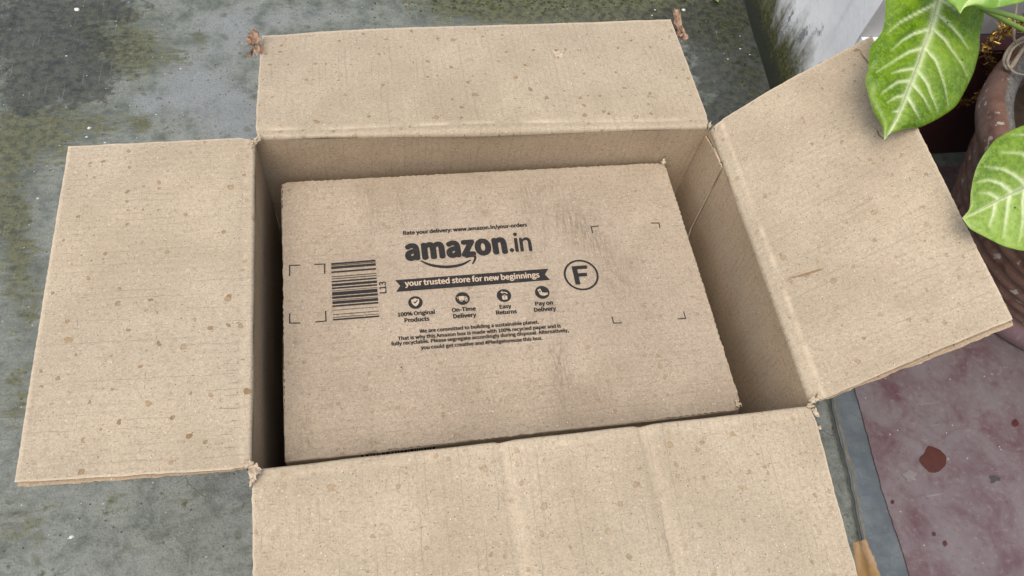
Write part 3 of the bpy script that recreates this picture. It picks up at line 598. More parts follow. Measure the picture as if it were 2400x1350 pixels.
pxtext('logo_lettering', 'amazon', (950, 609), (1191, 591.5), bold=.026, ysc=1.16, spacing=1.03)
pxtext('logo_suffix', '.in', (1195, 590), (1248, 588), bold=.008, ysc=1.12, spacing=.95)
pstroke('smile_arrow', [(986, 611.5), (1010, 621.5), (1045, 626), (1080, 621), (1104, 609.5)], lambda t: .0010 + .0021 * np.sin(np.pi * np.clip(t, 0, 1)) ** .7, 40)
pstroke('arrow_tip', [(1090.5, 604.5), (1103, 601), (1113.5, 602), (1112, 611), (1107, 619.5)], lambda t: .0009 + .0013 * np.sin(np.pi * t) ** .6, 30)
banner = poly('slogan_banner', [(926, 657), (1285, 630), (1277, 644), (1289.6, 656.5), (928.5, 684.5), (938, 670)])
pxtext('slogan_lettering', 'your trusted store for new beginnings', (949, 671.5), (1265, 650.5), M_REV, banner, bold=.016, ysc=1.05, z=ZP + .0003)
F_C = loc2((1362, 644.6)); RF = np.linalg.norm(loc2((1402, 641.5)) - F_C)
th_ = np.linspace(0, 2 * math.pi, 65); V, Fc = stroke_geo(np.stack([F_C[0] + (RF - .001) * np.cos(th_), F_C[1] + (RF - .001) * np.sin(th_)], -1), .0020)
ring = mk('circled_letter', np.c_[V, np.full(len(V), ZP)], Fc, M_INK, small, smooth=False)
fs = RF * 2 * .60
VF = np.array([(0, 0), (.24, 0), (.24, .41), (.66, .41), (.66, .6), (.24, .6), (.24, .81), (.74, .81), (.74, 1), (0, 1)]) - [.37, .5]
mk('letter', lay(VF * fs * 1.0, F_C, np.array([1., 0]), np.array([0, 1.]), ZP), [(0, 1, 2, 5, 6, 9), (2, 3, 4, 5), (6, 7, 8, 9)], M_INK, ring, smooth=False)
def disc(name, p, rpx, parent=None):
    c_ = loc2(p); r_ = np.linalg.norm(loc2((p[0] + rpx, p[1])) - c_); n_ = 40
    return mk(name, [(c_[0] + r_ * math.cos(a_), c_[1] + r_ * math.sin(a_), ZP) for a_ in np.linspace(0, 2 * math.pi, n_, endpoint=False)], [tuple(range(n_))], M_INK, parent or small, smooth=False), c_, r_
def glyph(name, d, polys, mat=None, z=.0003):
    ob, c_, r_ = d; V, Fc = [], []
    for pl_ in polys: n_ = len(V); V += [(c_[0] + r_ * x, c_[1] + r_ * y, ZP + z) for x, y in pl_]; Fc.append(tuple(range(n_, len(V))))
    return mk(name, V, Fc, mat or M_REV, ob, smooth=False)
def circ(x, y, r, n=14): return [(x + r * math.cos(2 * math.pi * k / n), y + r * math.sin(2 * math.pi * k / n)) for k in range(n)]
d1 = disc('shield_badge', (973.6, 709.4), 17)
glyph('shield', d1, [[(-.55, .45), (-.3, .5), (0, .66), (.3, .5), (.55, .45), (.52, -.05), (.3, -.42), (0, -.66), (-.3, -.42), (-.52, -.05)]])
glyph('tick', d1, [[(-.3, .05), (-.18, .16), (-.06, -.0), (-.06, -.24)], [(-.06, -.24), (-.06, 0), (.26, .36), (.36, .26)]], M_INK, .0005)
d2 = disc('van_badge', (1084, 700), 17)
glyph('van', d2, [[(-.5, -.3), (.22, -.3), (.22, .36), (-.5, .36)], [(.28, -.3), (.68, -.3), (.68, .02), (.5, .28), (.28, .28)], circ(-.2, -.34, .17), circ(.46, -.34, .17), [(-.8, .2), (-.55, .2), (-.55, .28), (-.8, .28)], [(-.74, -.02), (-.55, -.02), (-.55, .06), (-.74, .06)]])
glyph('van_window', d2, [[(.36, .02), (.58, .02), (.46, .2), (.36, .2)], circ(-.2, -.34, .08), circ(.46, -.34, .08)], M_INK, .0005)
d3 = disc('return_badge', (1181, 693), 17)
glyph('parcel', d3, [[(-.28, -.62), (.02, -.7), (.02, -.12), (-.3, -.06)], [(.08, -.7), (.42, -.6), (.42, -.06), (.08, -.12)], [(-.26, .02), (.04, -.04), (.36, .02), (.08, .1)]])
aa = np.linspace(.15 * math.pi, .62 * math.pi, 10)
glyph('return_arrow', d3, [[(.02 + .62 * math.cos(q), .0 + .55 * math.sin(q)) for q in aa] + [(.02 + .48 * math.cos(q), .0 + .40 * math.sin(q)) for q in aa[::-1]], [(-.12, .74), (-.12, .26), (-.42, .5)]])
d4 = disc('payment_badge', (1270.7, 685.6), 17)
glyph('card_and_hand', d4, [[(-.6, .42), (-.2, .6), (.06, -.24), (-.34, -.42)], [(-.06, -.1), (.1, -.02), (.3, -.12), (.62, -.1), (.56, -.44), (.2, -.56), (-.1, -.5), (-.24, -.44)], [(.66, -.08), (.74, -.1), (.7, -.46), (.62, -.44)]])
glyph('card_mark', d4, [[(-.42, .22), (-.26, .3), (-.18, .06), (-.34, -.02)]], M_INK, .0005)
for s, p0, p1 in (('100% Original', (932, 742.5), (1020.5, 735.5)), ('Products', (948, 756), (1007, 751.5)), ('On-Time', (1059, 732), (1116, 727.6)), ('Delivery', (1062.5, 746.5), (1117, 742.3)), ('Easy', (1171, 724), (1199, 721.5)), ('Returns', (1163, 738), (1212, 734.3)), ('Pay on', (1254.6, 717), (1296.6, 713.6)), ('Delivery', (1252, 731.4), (1304, 727.4))):
    pxtext('badge_caption', s, p0, p1, bold=.022, ysc=1.0)
for s, p0, p1 in (('We are committed to building a sustainable planet.', (983.5, 780.7), (1263.4, 758.5)), ('That is why this Amazon box is made with 100% recycled paper and is', (932.4, 798), (1315, 767.5)),
                  ('fully recyclable. Please segregate accordingly during disposal. Alternatively,', (917, 810.5), (1333.6, 778)), ('you could get creative and #Pledgetoreuse this box.', (986, 819.5), (1272, 796.5))):
    pxtext('recycling_notice', s, p0, p1, bold=.020, ysc=1.0)
# print on the front side: barcode and size code glimpsed over the open carton's rim
V, Fc = [], []; xq0, xq1 = loc2((845, 1062))[0], loc2((1017, 1042))[0]; rnd = random.Random(5); xq = xq0
while xq < xq1:
    w_ = rnd.choice((.0008, .0012, .002, .0028)); n_ = len(V); V += [(xq, -hy - .0005, ZL - .0030), (xq + w_, -hy - .0005, ZL - .0030), (xq + w_, -hy - .0005, ZL - .05), (xq, -hy - .0005, ZL - .05)]; Fc.append((n_, n_ + 1, n_ + 2, n_ + 3)); xq += w_ + rnd.choice((.0008, .0012, .002))
mk('side_barcode', V, Fc, M_INK, small, smooth=False)
Vt, Ft = text_geo('L13', .02); xa, xb = loc2((1198, 1022))[0], loc2((1292, 1014))[0]; k_ = (xb - xa) / (Vt[:, 0].max() - Vt[:, 0].min())
mk('side_size_code', [(xa + (v_[0] - Vt[:, 0].min()) * k_, -hy - .0006 - v_[2] * 1.5e-5, ZL - .0030 - .7 * k_ + v_[1] * k_) for v_ in Vt], Ft, M_INK, small, smooth=False)
# little torn nicks on the top
for p, ex, ey, sd_ in (((935, 862), (.006, -.003, .001), (.001, .002, .0005), 81.), ((1062, 1022), (.004, .001, .001), (.0, .003, .0008), 82.), ((1730, 945), (.005, .001, -.001), (0, .006, .002), 83.), ((1555, 380), (.005, .001, -.001), (0, .004, .001), 84.)):
    q = loc2(p); crumple('surface_tear', (q[0], q[1], ZL + .0006), ex, ey, M_TORN, small, sd_, .0015, 6, .6)

# ------------------------------------------------------------------ big flower pot, plant, garland, dry stem
PC = np.array([.795, .092]); PR, PH, PB = .220, .24, .150
m = NT('weathered_terracotta'); z = m.sep(m.obj)[2]; n1 = m.noise(12, 4, .6); n2 = m.noise(45, 5, .65); n3 = m.noise(200, 3, .6)
c = m.mix(m.ss(n2, .3, .7), (.10, .052, .037), (.18, .105, .076)); c = m.mix(m.ss(n1, .52, .7, 0, .5), c, (.13, .085, .075)); c = m.mix(m.ss(n3, .6, .75, 0, .5), c, (.24, .21, .19)); c = m.mix(m.ss(m.noise(80, 3, .6), .62, .66, 0, .8), c, (.38, .36, .32))
c = m.mix(m.ss(n2, .42, .3, 0, .6), c, (.045, .018, .014))
c = m.mix(m.ss(m.m('ADD', z, m.m('MULTIPLY', m.m('SUBTRACT', n2, .5), .05)), .055, .03, 0, .8), c, (.20, .135, .155))
xy = m.sep(m.obj); rad = m.m('SQRT', m.m('ADD', m.m('MULTIPLY', xy[0], xy[0]), m.m('MULTIPLY', xy[1], xy[1])))
bnd = m.m('MULTIPLY', m.ss(m.m('ADD', rad, m.m('MULTIPLY', m.m('SUBTRACT', n2, .5), .012)), PR - .010, PR - .014), m.ss(z, PH - .04, PH - .02))
c = m.mix(bnd, c, m.mix(m.ss(n3, .4, .6), (.10, .096, .09), (.19, .183, .17)))
M_POT = m.out(c, m.ss(n1, .35, .65, .28, .6), m.bump(m.m('ADD', n2, m.m('MULTIPLY', n3, .4)), .35, .003), .45)
M_SOIL = simple('damp_soil', (.045, .032, .022), .9, .2, .6, 90)
pot = empty('flower_pot', (PC[0], PC[1], .0085)); tag(pot, 'weathered terracotta flower pot with ribbed sides and thick rim, beside the wall', 'flower pot')
prof = [(PB - .03, 0), (PB - .004, .0), (PB + .001, .004), (PB + .003, .02), (PB + .002, .034), (PB - .002, .040)]
for k in range(40):
    t = k / 39; zz = .044 + t * (PH - .044 - .045); prof.append((PB + (PR - .016 - PB) * t ** .8 + .0022 * math.sin(zz * 2 * math.pi / .022), zz))
body_n = len(prof)
lipp = [(PR - .016, PH - .046), (PR - .006, PH - .044), (PR + .002, PH - .036), (PR + .0045, PH - .024), (PR + .004, PH - .012), (PR + .000, PH - .003), (PR - .007, PH), (PR - .016, PH - .001), (PR - .024, PH - .005), (PR - .029, PH - .012), (PR - .031, PH - .03), (PR - .033, PH - .06)]
def lathe(name, prof, mat, parent, seg=96, wob=.0012, seed=0):
    V, Fc = [], []; n_ = len(prof)
    for k in range(seg):
        a_ = 2 * math.pi * k / seg
        for r_, zz in prof:
            q = r_ + wob * nz(math.cos(a_) * 3, math.sin(a_) * 3, zz * 30 + seed); V.append((q * math.cos(a_), q * math.sin(a_), zz))
    for k in range(seg):
        for i in range(n_ - 1): Fc.append((k * n_ + i, ((k + 1) % seg) * n_ + i, ((k + 1) % seg) * n_ + i + 1, k * n_ + i + 1))
    return mk(name, V, Fc, mat, parent)
lathe('pot_body', prof, M_POT, pot, seed=1); rim_o = lathe('rim', lipp, M_POT, pot, seed=2, wob=.002)
V, Fc = [(0, 0, PH - .05)], []
for k in range(48):
    for r_ in (.06, .12, PR - .032): V.append((r_ * math.cos(k / 48 * 2 * math.pi), r_ * math.sin(k / 48 * 2 * math.pi), PH - .05 + .008 * nz(k, r_ * 40, 3)))
for k in range(48):
    a_, b_ = 1 + 3 * k, 1 + 3 * ((k + 1) % 48); Fc += [(0, a_, b_), (a_, a_ + 1, b_ + 1, b_), (a_ + 1, a_ + 2, b_ + 2, b_ + 1)]
mk('soil', V, Fc, M_SOIL, pot)
# ---- leaves
m = NT('variegated_leaf'); vn = m.attr('vein'); tn = m.attr('tint'); ed = m.attr('edge')
n1 = m.noise(34, 4, .6); n2 = m.noise(240, 4, .7); n3 = m.noise(620, 3, .7)
c = m.mix(m.ss(n1, .35, .65), (.044, .105, .002), (.10, .185, .003))
c = m.mix(m.ss(m.m('ADD', m.m('MULTIPLY', n2, .5), m.m('MULTIPLY', n3, .5)), .46, .60, 0, .6), c, (.18, .275, .015))
c = m.mix(m.m('MULTIPLY', tn, m.ss(n2, .3, .6, .45, 1.0)), c, (.26, .37, .09))
c = m.mix(m.m('MULTIPLY', vn, m.ss(m.m('ADD', m.m('MULTIPLY', n2, .5), m.m('MULTIPLY', n3, .5)), .3, .6, .6, 1.0), True), c, (.50, .57, .34))
c = m.mix(ed, c, (.095, .18, .006)); c = m.mix(m.attr('line'), c, (.12, .14, .07))
v = m.vor(90); rr = m.sep(v.outputs['Color']); c = m.mix(m.m('MULTIPLY', m.ss(v.outputs['Distance'], .1, .06), m.ss(rr[0], .96, .965)), c, (.03, .03, .01))
wet = m.noise(55, 3, .6, dist=1.5)
nb = m.bump(m.m('ADD', n2, m.m('MULTIPLY', wet, 2.0)), .25, .0008)
M_LEAF = m.out(c, m.ss(wet, .5, .62, .34, .12), nb, .34, **{'Subsurface Weight': .12, 'Subsurface Radius': (.002, .004, .001), 'Subsurface Scale': .5})
m = NT('pale_leaf'); n1 = m.noise(40, 4, .6); n2 = m.noise(220, 3)
c = m.mix(m.ss(n1, .3, .7), (.13, .26, .03), (.22, .37, .065)); c = m.mix(m.m('MULTIPLY', m.attr('vein'), .6), c, (.45, .56, .25))
M_LEAF2 = m.out(c, .3, m.bump(n2, .2, .0006), .5, **{'Subsurface Weight': .12, 'Subsurface Radius': (.002, .004, .001), 'Subsurface Scale': .5})
M_STEM = simple('green_leaf_stalk', (.16, .26, .05), .45, .4, .25, 60)
plant = empty('arrowhead_plant', (PC[0] - .04, PC[1] + .02, PH - .045)); tag(plant, 'glossy green arrowhead plant with cream-veined leaves arching out of the pot over the right flap', 'plant')
PO = np.array(plant.location)
def seg_d(P2, a_, b_):
    a_, b_ = np.array(a_, float), np.array(b_, float); d = b_ - a_; t = np.clip(((P2 - a_) @ d) / (d @ d), 0, 1); return np.linalg.norm(P2 - (a_ + t[..., None] * d), axis=-1), t
def line_d(P2, pts):
    D_ = np.full(P2.shape[:-1], 1e9); T_ = np.zeros(P2.shape[:-1]); n_ = len(pts) - 1
    for i in range(n_):
        d, t = seg_d(P2, pts[i], pts[i + 1]); k = d < D_; D_ = np.where(k, d, D_); T_ = np.where(k, (i + t) / n_, T_)
    return D_, T_
def make_leaf(left, right, mid, veins, plane, mat, bend, label=None, tint=None, fold=0., nt=110, ns=36, thick=.0007, quilt=.0022, midw=6, veinw=4.2, edgew=.13, droop=0.):
    """left/right/mid: outlines in photograph pixels from the stalk to the tip, laid on a plane of its own and shaped in depth"""
    Lp, Rp, Mp = [spline(q, nt + 1) for q in (left, right, mid)]
    G = np.zeros((nt + 1, 2 * ns + 1, 2)); sc = np.linspace(-1, 1, 2 * ns + 1)
    for j_, s in enumerate(sc):
        s2 = math.copysign(1 - (1 - abs(s)) ** 1.35, s)
        G[:, j_] = Mp * (1 - abs(s2)) + (Lp if s < 0 else Rp) * abs(s2)
    P0, N_ = plane; P_ = np.array([[on_plane(q, P0, N_) for q in row] for row in G]); N_ = np.array(N_) / np.linalg.norm(N_)
    if N_[2] < 0: N_ = -N_
    dm, tm = line_d(G, mid); vein = np.exp(-(dm / (midw * (1.25 - .9 * tm))) ** 2); dv = np.full(dm.shape, 1e9); ve = np.zeros_like(dm)
    for vl in veins:
        d, t = line_d(G, vl); dv = np.minimum(dv, d * (1 + .0 * t)); ve = np.maximum(ve, np.exp(-(d / (veinw * (1.1 - .6 * t))) ** 2) * (1 - .7 * t ** 2))
    wid = np.abs(sc)[None, :] + 0 * dm
    LW = np.linalg.norm(Lp - Rp, axis=1); LW = (LW / LW.max())[:, None]
    hgt = quilt * (np.clip(np.minimum(dv, dm) / 26., 0, 1) ** .7) * (1 - wid ** 3) + LW * (fold * wid + bend * wid ** 2) - droop * (np.linspace(0, 1, nt + 1)[:, None] ** 2)
    hgt = hgt + .0012 * np.array([[nz(q[0] / 45, q[1] / 45, 3.) for q in row] for row in G]) + .0022 * LW * (wid ** 3) * np.array([[nz(q[0] / 60, q[1] / 60, 8.) for q in row] for row in G])
    P_ = P_ + N_ * hgt[..., None]; Nn = grid_normals(P_); Nn *= 1 if Nn[nt // 2, ns, 2] > 0 else -1
    vein = np.maximum(vein, ve); edge = np.clip((wid - (1 - edgew)) / edgew, 0, 1) ** 1.5 * .8; line = np.clip(1 - dm / 1.3, 0, 1) * .75
    tn_ = np.zeros_like(dm) if tint is None else tint(G, dm, wid, sc[None, :] + 0 * dm)
    V = np.concatenate([P_.reshape(-1, 3), (P_ - Nn * thick).reshape(-1, 3)]) - PO; n0 = (nt + 1) * (2 * ns + 1)
    Fc = np.concatenate([grid_faces(nt, 2 * ns), grid_faces(nt, 2 * ns, n0)]); A2 = lambda a_: np.concatenate([a_.ravel(), a_.ravel()])
    bord = []
    for i in range(nt):
        for j_ in (0, 2 * ns): a_ = i * (2 * ns + 1) + j_; bord.append((a_, a_ + 2 * ns + 1, a_ + 2 * ns + 1 + n0, a_ + n0))
    o = mk('leaf', V, [tuple(f) for f in Fc] + bord, mat, plant, attrs={'vein': A2(vein * (1 - edge)), 'tint': A2(tn_), 'edge': A2(edge), 'line': A2(line)})
    if label: o['label'] = label
    return o, P_
def plane3(a_, b_, c_):
    P_ = [on_z(p, H + z_) for p, z_ in (a_, b_, c_)]; return P_[0], np.cross(P_[1] - P_[0], P_[2] - P_[0])
def stalk(P_, to, sag=.05):
    a_ = P_ - PO; b_ = np.array(to, float); mid_ = (a_ + b_) / 2 + np.array([0, 0, sag]); V, Fc = tube(spline([a_, mid_, b_], 24), np.linspace(.0022, .0035, 24), 8); mk('stalk', V, Fc, M_STEM, plant)
plA = plane3(((2081, 325), .096), ((2200, -5), .138), ((2310, 110), .116))
midA = [(2204, -14), (2198, 0), (2178, 75), (2158, 130), (2141, 180), (2122, 230), (2106, 272), (2094, 298), (2081, 325)]
leftA = [(2160, -70), (2096, -30), (2086, 13), (2078, 66), (2058, 96), (2049, 125), (2046, 156), (2042, 176), (2047, 214), (2055, 246), (2065, 270), (2076, 297), (2080, 325)]
rightA = [(2240, -70), (2300, -30), (2320, 20), (2309, 80), (2310, 110), (2302, 151), (2288, 186), (2277, 207), (2257, 239), (2234, 259), (2202, 278), (2169, 293), (2146, 297), (2106, 306), (2089, 314), (2082, 325)]
vA = [[(2196, 8), (2150, 30), (2110, 52), (2085, 75)], [(2174, 70), (2140, 80), (2115, 95), (2090, 118)], [(2166, 112), (2130, 122), (2100, 140), (2060, 166)], [(2144, 160), (2110, 166), (2090, 172)], [(2136, 188), (2105, 192), (2085, 205), (2068, 220)], [(2125, 222), (2100, 228), (2080, 240)], [(2112, 258), (2092, 262)],
      [(2202, 0), (2225, 15), (2245, 30)], [(2192, 30), (2225, 60), (2250, 85), (2275, 115)], [(2183, 66), (2215, 96), (2240, 130), (2277, 175)], [(2168, 112), (2192, 140), (2208, 180), (2229, 243)], [(2150, 165), (2172, 195), (2190, 230), (2206, 260)], [(2138, 196), (2165, 226), (2185, 255)], [(2128, 228), (2145, 255), (2160, 278)]]
lf, PA = make_leaf(leftA, rightA, midA, vA, plA, M_LEAF, -.010, 'large glossy leaf hanging over the right flap', fold=.0035, quilt=.0036, midw=8.0, veinw=3.4, edgew=.12, droop=.004,
                   tint=lambda G, dm, wd, s: np.clip(.40 * np.exp(-(dm / 18) ** 2) + .15 * (s > 0) * np.exp(-((G[..., 1] - 170) / 90) ** 2), 0, .8))
stalk(PA[0, 36], (.02, .0, .0), .06)
plB = plane3(((2257, 511), .100), ((2520, 390), .115), ((2340, 318), .128))
midB = [(2540, 380), (2480, 402), (2400, 440), (2362, 458), (2320, 480), (2290, 496), (2257, 511)]
leftB = [(2550, 345), (2500, 290), (2440, 282), (2384, 299), (2345, 317), (2316, 337), (2295, 366), (2282, 396), (2275, 425), (2272, 450), (2270, 487), (2263, 501), (2257, 510)]
rightB = [(2560, 420), (2540, 500), (2480, 575), (2400, 590), (2357, 584), (2316, 565), (2287, 549), (2271, 537), (2262, 522), (2257, 512)]
vB = [[(2405, 436), (2370, 412), (2340, 398), (2300, 393)], [(2450, 415), (2420, 380), (2380, 362), (2330, 360)], [(2370, 452), (2340, 432), (2310, 424), (2285, 428)], [(2340, 468), (2315, 455), (2290, 452)], [(2480, 400), (2455, 350), (2410, 320), (2360, 320)],
      [(2400, 440), (2392, 480), (2385, 530), (2375, 570)], [(2440, 420), (2440, 480), (2430, 560)], [(2365, 458), (2356, 495), (2345, 540), (2340, 560)], [(2330, 477), (2322, 505), (2312, 535)]]
lf, PB_ = make_leaf(leftB, rightB, midB, vB, plB, M_LEAF, -.006, 'pale green folded leaf at the edge of the right flap', fold=.012, quilt=.0026, midw=6, veinw=4.5, edgew=.10,
                    tint=lambda G, dm, wd, s: np.clip(np.where(s > 0, .7, .22 + .4 * np.exp(-(dm / 40) ** 2)), 0, .9))
stalk(PB_[0, 36], (.0, -.03, .0), .05)
plC = plane3(((2300, 15), .165), ((2400, 0), .175), ((2320, -90), .19))
lf, PC_ = make_leaf([(2440, -200), (2330, -160), (2250, -90), (2214, -20), (2220, 4), (2237, 16), (2249, 31)], [(2520, -150), (2500, -60), (2420, -4), (2353, 15), (2313, 20), (2285, 13), (2262, 18), (2251, 31)], [(2480, -180), (2400, -100), (2330, -50), (2285, -12), (2262, 10), (2250, 31)], [[(2400, -100), (2420, -50), (2425, -10)], [(2340, -55), (2345, -20), (2340, 12)]], plC, M_LEAF2, -.004, 'bright plain green leaf at the upper edge', fold=.004, midw=5)
stalk(PC_[0, 36], (.05, .06, .0), .03)
plD = plane3(((2290, 40), .112), ((2300, 20), .118), ((2250, 30), .113))
lf, PD = make_leaf([(2268, 6), (2252, 18), (2246, 30), (2252, 44), (2272, 56), (2290, 62), (2298, 58)], [(2295, 8), (2303, 18), (2303, 32), (2302, 45), (2300, 52), (2299, 58), (2298, 59)], [(2280, 7), (2278, 20), (2276, 32), (2280, 45), (2288, 54), (2296, 58), (2298, 59)], [[(2280, 20), (2262, 30)], [(2280, 34), (2268, 44)]], plD, M_LEAF2, -.008, 'curled lobe behind the large leaf', fold=.0, nt=40, ns=14, midw=3)
stalk(PD[0, 14], (.03, .05, .0), .03)
# unseen leaves beyond the frame, over the pot, added to shade the dado
for (c_, rz_, ln, tilt) in (((.70, .12, .42), 2.6, .15, .3), ((.80, .02, .44), 1.2, .16, .35), ((.84, .16, .43), -.4, .15, .3), ((.66, .22, .40), 3.6, .14, .3), ((.76, .22, .46), .4, .15, .35)):
    n_ = 24; V, Fc = [], []; A_ = np.zeros((n_ + 1, 13)); c_ = np.array(c_)
    for i in range(n_ + 1):
        t = i / n_; hw = .052 * math.sin(math.pi * (t ** .62)) ** .9 + .0005
        for k in range(13):
            s = k / 6 - 1; x, y, zz = hw * s, ln * (t - .5), .008 * abs(s) - .03 * t * t - .012 * s * s
            x2, y2 = x * math.cos(rz_) - y * math.sin(rz_), x * math.sin(rz_) + y * math.cos(rz_); V.append(c_ + [x2, y2, zz] - PO); A_[i, k] = max(0, 1 - abs(s) * 7)
    z0 = np.zeros(A_.size); shade_leaf = mk('leaf', V, grid_faces(n_, 12), M_LEAF, plant, attrs={'vein': A_.ravel(), 'tint': z0 + .2, 'edge': z0, 'line': z0})
    stalk(np.array(V[6]) + PO, ((c_[0] - .77) * .3, (c_[1] - .11) * .3, 0), .02)

# gold tinsel garland hanging on the dado behind the pot
m = NT('gold_foil'); M_GOLD = m.out((.62, .42, .12), .28, None, .5, Metallic=1.0)
m2 = NT('dull_gold_foil'); M_GOLD2 = m2.out((.22, .13, .04), .4, None, .5, Metallic=.8)
gar = empty('tinsel_garland', (.62, .30, .2)); tag(gar, 'gold tinsel garland dangling against the dark red wall behind the pot', 'garland'); GO = np.array(gar.location)
def on_y(p, y):
    d = ray(p); return CAM + d * (y - CAM[1]) / d[1]
def tinsel(name, pxs, y, n_, spread, size, seed, mats):
    path = spline([on_y(p, y) for p in pxs], 60); r_ = np.random.default_rng(seed); V, Fc = [], []
    for k in range(n_):
        q = path[r_.integers(0, 60)] + r_.normal(0, spread, 3) * [1, .5, 1]; a_ = r_.normal(0, 1, 3); a_ /= np.linalg.norm(a_); b_ = np.cross(a_, r_.normal(0, 1, 3)); b_ /= np.linalg.norm(b_)
        L_ = size * r_.uniform(.5, 1.6); w_ = L_ * .28; i0 = len(V); V += [q - a_ * L_ - b_ * w_, q + a_ * L_ - b_ * w_ * .6, q + a_ * L_ + b_ * w_ * .6 + np.cross(a_, b_) * w_, q - a_ * L_ + b_ * w_]; Fc.append((i0, i0 + 1, i0 + 2, i0 + 3))
    core, cf = tube(path - GO, .0012, 6); o = mk(name, core, cf, mats[1], gar)
    mk('foil_fringe', np.array(V) - GO, Fc, mats[0], o, smooth=False)['kind'] = 'stuff'
tinsel('strand', [(2308, 118), (2330, 92), (2356, 74), (2380, 62), (2410, 50)], .300, 170, .006, .0036, 1, (M_GOLD, M_GOLD2))
tinsel('strand', [(2248, 240), (2285, 232), (2315, 212), (2330, 190), (2326, 160), (2316, 132)], .298, 240, .004, .003, 2, (M_GOLD2, M_GOLD2))
tinsel('strand', [(2352, 44), (2370, 62), (2400, 68)], .296, 70, .006, .0034, 3, (M_GOLD, M_GOLD2))
# chain rings
for i, p in enumerate([(2336, 86), (2345, 79), (2353, 72), (2362, 66), (2371, 60), (2391, 48), (2399, 44)]):
    c_ = on_y(p, .290) - GO; a_ = np.linspace(0, 2 * math.pi, 17)[:-1] ; r_ = .0042; ax = np.array([1, 0, 0.]) if i % 2 else np.array([.6, .8, 0]); V, Fc = [], []
    ring_p = [c_ + r_ * (ax * math.cos(q) + np.array([0, 0, 1.]) * math.sin(q)) for q in np.linspace(0, 2 * math.pi, 18)]
    V, Fc = tube(ring_p, .0007, 6); mk('chain_ring', V, Fc, M_GOLD2, gar)
# dried stem and raffia loop on the pot's rim
M_DRY = simple('dry_grey_stem', (.27, .235, .18), .75, .25, .35, 160)
dry = empty('dried_stem', (PC[0] - PR + .02, PC[1] + .06, PH + .01)); tag(dry, 'dry grey stem twisted into a loop over the pot rim', 'stem'); DO = np.array(dry.location)
ztop = PH + .0085
def pts_z(lst): return np.array([on_z(p, z_) for p, z_ in lst]) - DO
for nm, lst, r_ in (('strand', [((2384, 8), ztop + .06), ((2378, 60), ztop + .045), ((2377, 92), ztop + .028), ((2388, 108), ztop + .016)], .0013),
                    ('loop', [((2400, 88), ztop + .012), ((2378, 102), ztop + .014), ((2360, 125), ztop + .012), ((2356, 146), ztop + .008), ((2366, 160), ztop + .005), ((2382, 140), ztop + .012), ((2396, 118), ztop + .016), ((2412, 100), ztop + .014)], .0026),
                    ('loop', [((2400, 96), ztop + .018), ((2376, 112), ztop + .020), ((2364, 134), ztop + .016), ((2362, 150), ztop + .010), ((2378, 170), ztop + .006), ((2405, 176), ztop + .004)], .0014)):
    V, Fc = tube(spline(pts_z(lst), 50), r_ * np.interp(np.linspace(0, 1, 50), [0, .5, 1], [.9, 1.25, .8]), 8); mk(nm, V, Fc, M_DRY, dry)

# ------------------------------------------------------------------ moss clumps and grit on the ground
m = NT('moss_cushion'); n1 = m.noise(60, 3); n2 = m.noise(500, 3)
M_MOSS = m.out(m.mix(m.ss(n1, .4, .65), m.mix(n2, (.012, .017, .006), (.03, .04, .012)), m.mix(n2, (.03, .045, .008), (.075, .095, .02))), .8, m.bump(n2, .8, .002), .3)
r_ = np.random.default_rng(4); V, Fc = [], []
def lump(c_, rx, ry, rz, segs=7):
    i0 = len(V); a0 = r_.uniform(0, 6)
    for ring_, (k, zz) in enumerate(((1.0, 0.0), (.85, .55), (.45, .9))):
        for s in range(segs):
            a_ = a0 + 2 * math.pi * s / segs; q = k * r_.uniform(.7, 1.2); V.append((c_[0] + rx * q * math.cos(a_), c_[1] + ry * q * math.sin(a_), c_[2] - .0006 + rz * zz * r_.uniform(.8, 1.15)))
    V.append((c_[0], c_[1], c_[2] + rz))
    for g_ in range(2):
        for s in range(segs): Fc.append((i0 + g_ * segs + s, i0 + g_ * segs + (s + 1) % segs, i0 + (g_ + 1) * segs + (s + 1) % segs, i0 + (g_ + 1) * segs + s))
    for s in range(segs): Fc.append((i0 + 2 * segs + s, i0 + 2 * segs + (s + 1) % segs, i0 + 3 * segs))
zones = [(1150, 8, 120, 12, 420), (1330, 6, 120, 12, 400), (1480, 6, 60, 8, 120), (1600, 8, 60, 12, 200), (1690, 40, 30, 30, 400), (1728, 90, 22, 60, 400), (1770, 190, 14, 70, 300)]
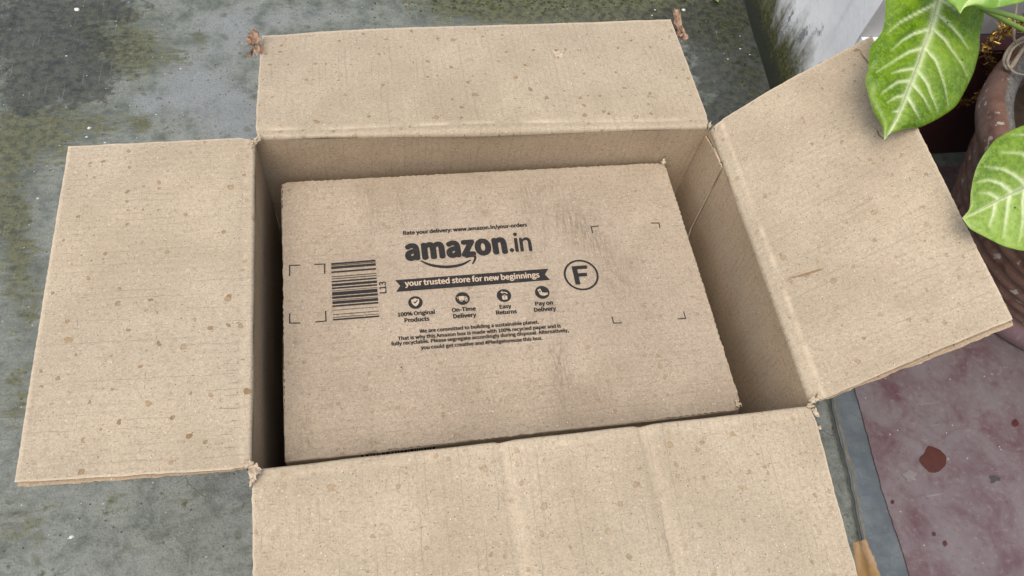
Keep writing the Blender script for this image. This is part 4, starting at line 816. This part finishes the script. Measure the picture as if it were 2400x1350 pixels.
for (x, y, sx_, sy_, n_) in zones:
    for k in range(n_):
        p = (x + r_.normal(0, sx_), y + r_.normal(0, sy_)); q = on_z(p, 0)
        s = abs(r_.normal(0, .0010)) + .0006; lump(q, s * r_.uniform(.7, 1.5), s * r_.uniform(.7, 1.5), s * .45)
tag(mk('moss', V, Fc, M_MOSS), 'small dark green moss cushions growing on the wet cement', 'moss', kind='stuff')
V, Fc = [], []
M_GRIT = simple('pale_grit', (.50, .50, .47), .7, .3, .25, 300)
for p, s in (((209, 300), .0032), ((203, 321), .0022), ((246, 334), .0020), ((155, 131), .0020), ((366, 268), .0016), ((88, 465), .0022), ((168, 1258), .0028), ((190, 1180), .0014), ((180, 22), .0045), ((1602, 23), .0045), ((1535, 23), .0022), ((1528, 36), .002), ((423, 161), .0018), ((430, 270), .0014), ((492, 1121), .0012), ((1706, 138), .002), ((1735, 85), .0022), ((1679, 75), .0018), ((1757, 128), .0018), ((1735, 114), .0022), ((160, 1262), .0015), ((451, 1240), .0012)):
    lump(on_z(p, 0), s, s * .8, s * .5)
for k in range(40):
    p = (r_.uniform(0, 600), r_.uniform(0, 1350)) if r_.random() < .6 else (r_.uniform(1500, 1790), r_.uniform(0, 280)); s = r_.uniform(.0004, .0012); lump(on_z(p, 0), s, s, s * .6)
tag(mk('grit', V, Fc, M_GRIT), 'scattered pale grit on the wet cement', 'grit', kind='stuff')
# one bright sprout by the wall
sp = empty('sprout', on_z((1674, 4), 0)); tag(sp, 'tiny bright green sprout on the mossy cement near the wall foot', 'plant')
for k, (a_, l_) in enumerate(((.4, .012), (1.9, .010), (3.4, .011), (5.0, .009))):
    d = np.array([math.cos(a_), math.sin(a_), 0]); e_ = np.array([-d[1], d[0], 0]); V = []
    for t, w_, z_ in ((0, .0006, .002), (.3, .0026, .006), (.65, .003, .008), (1, .0003, .006)): V += [d * l_ * t - e_ * w_ + [0, 0, z_], d * l_ * t + e_ * w_ + [0, 0, z_]]
    mk('leaf', V, [(0, 1, 3, 2), (2, 3, 5, 4), (4, 5, 7, 6)], M_STEM if k else M_LEAF2, sp, attrs={'vein': [0] * 8})
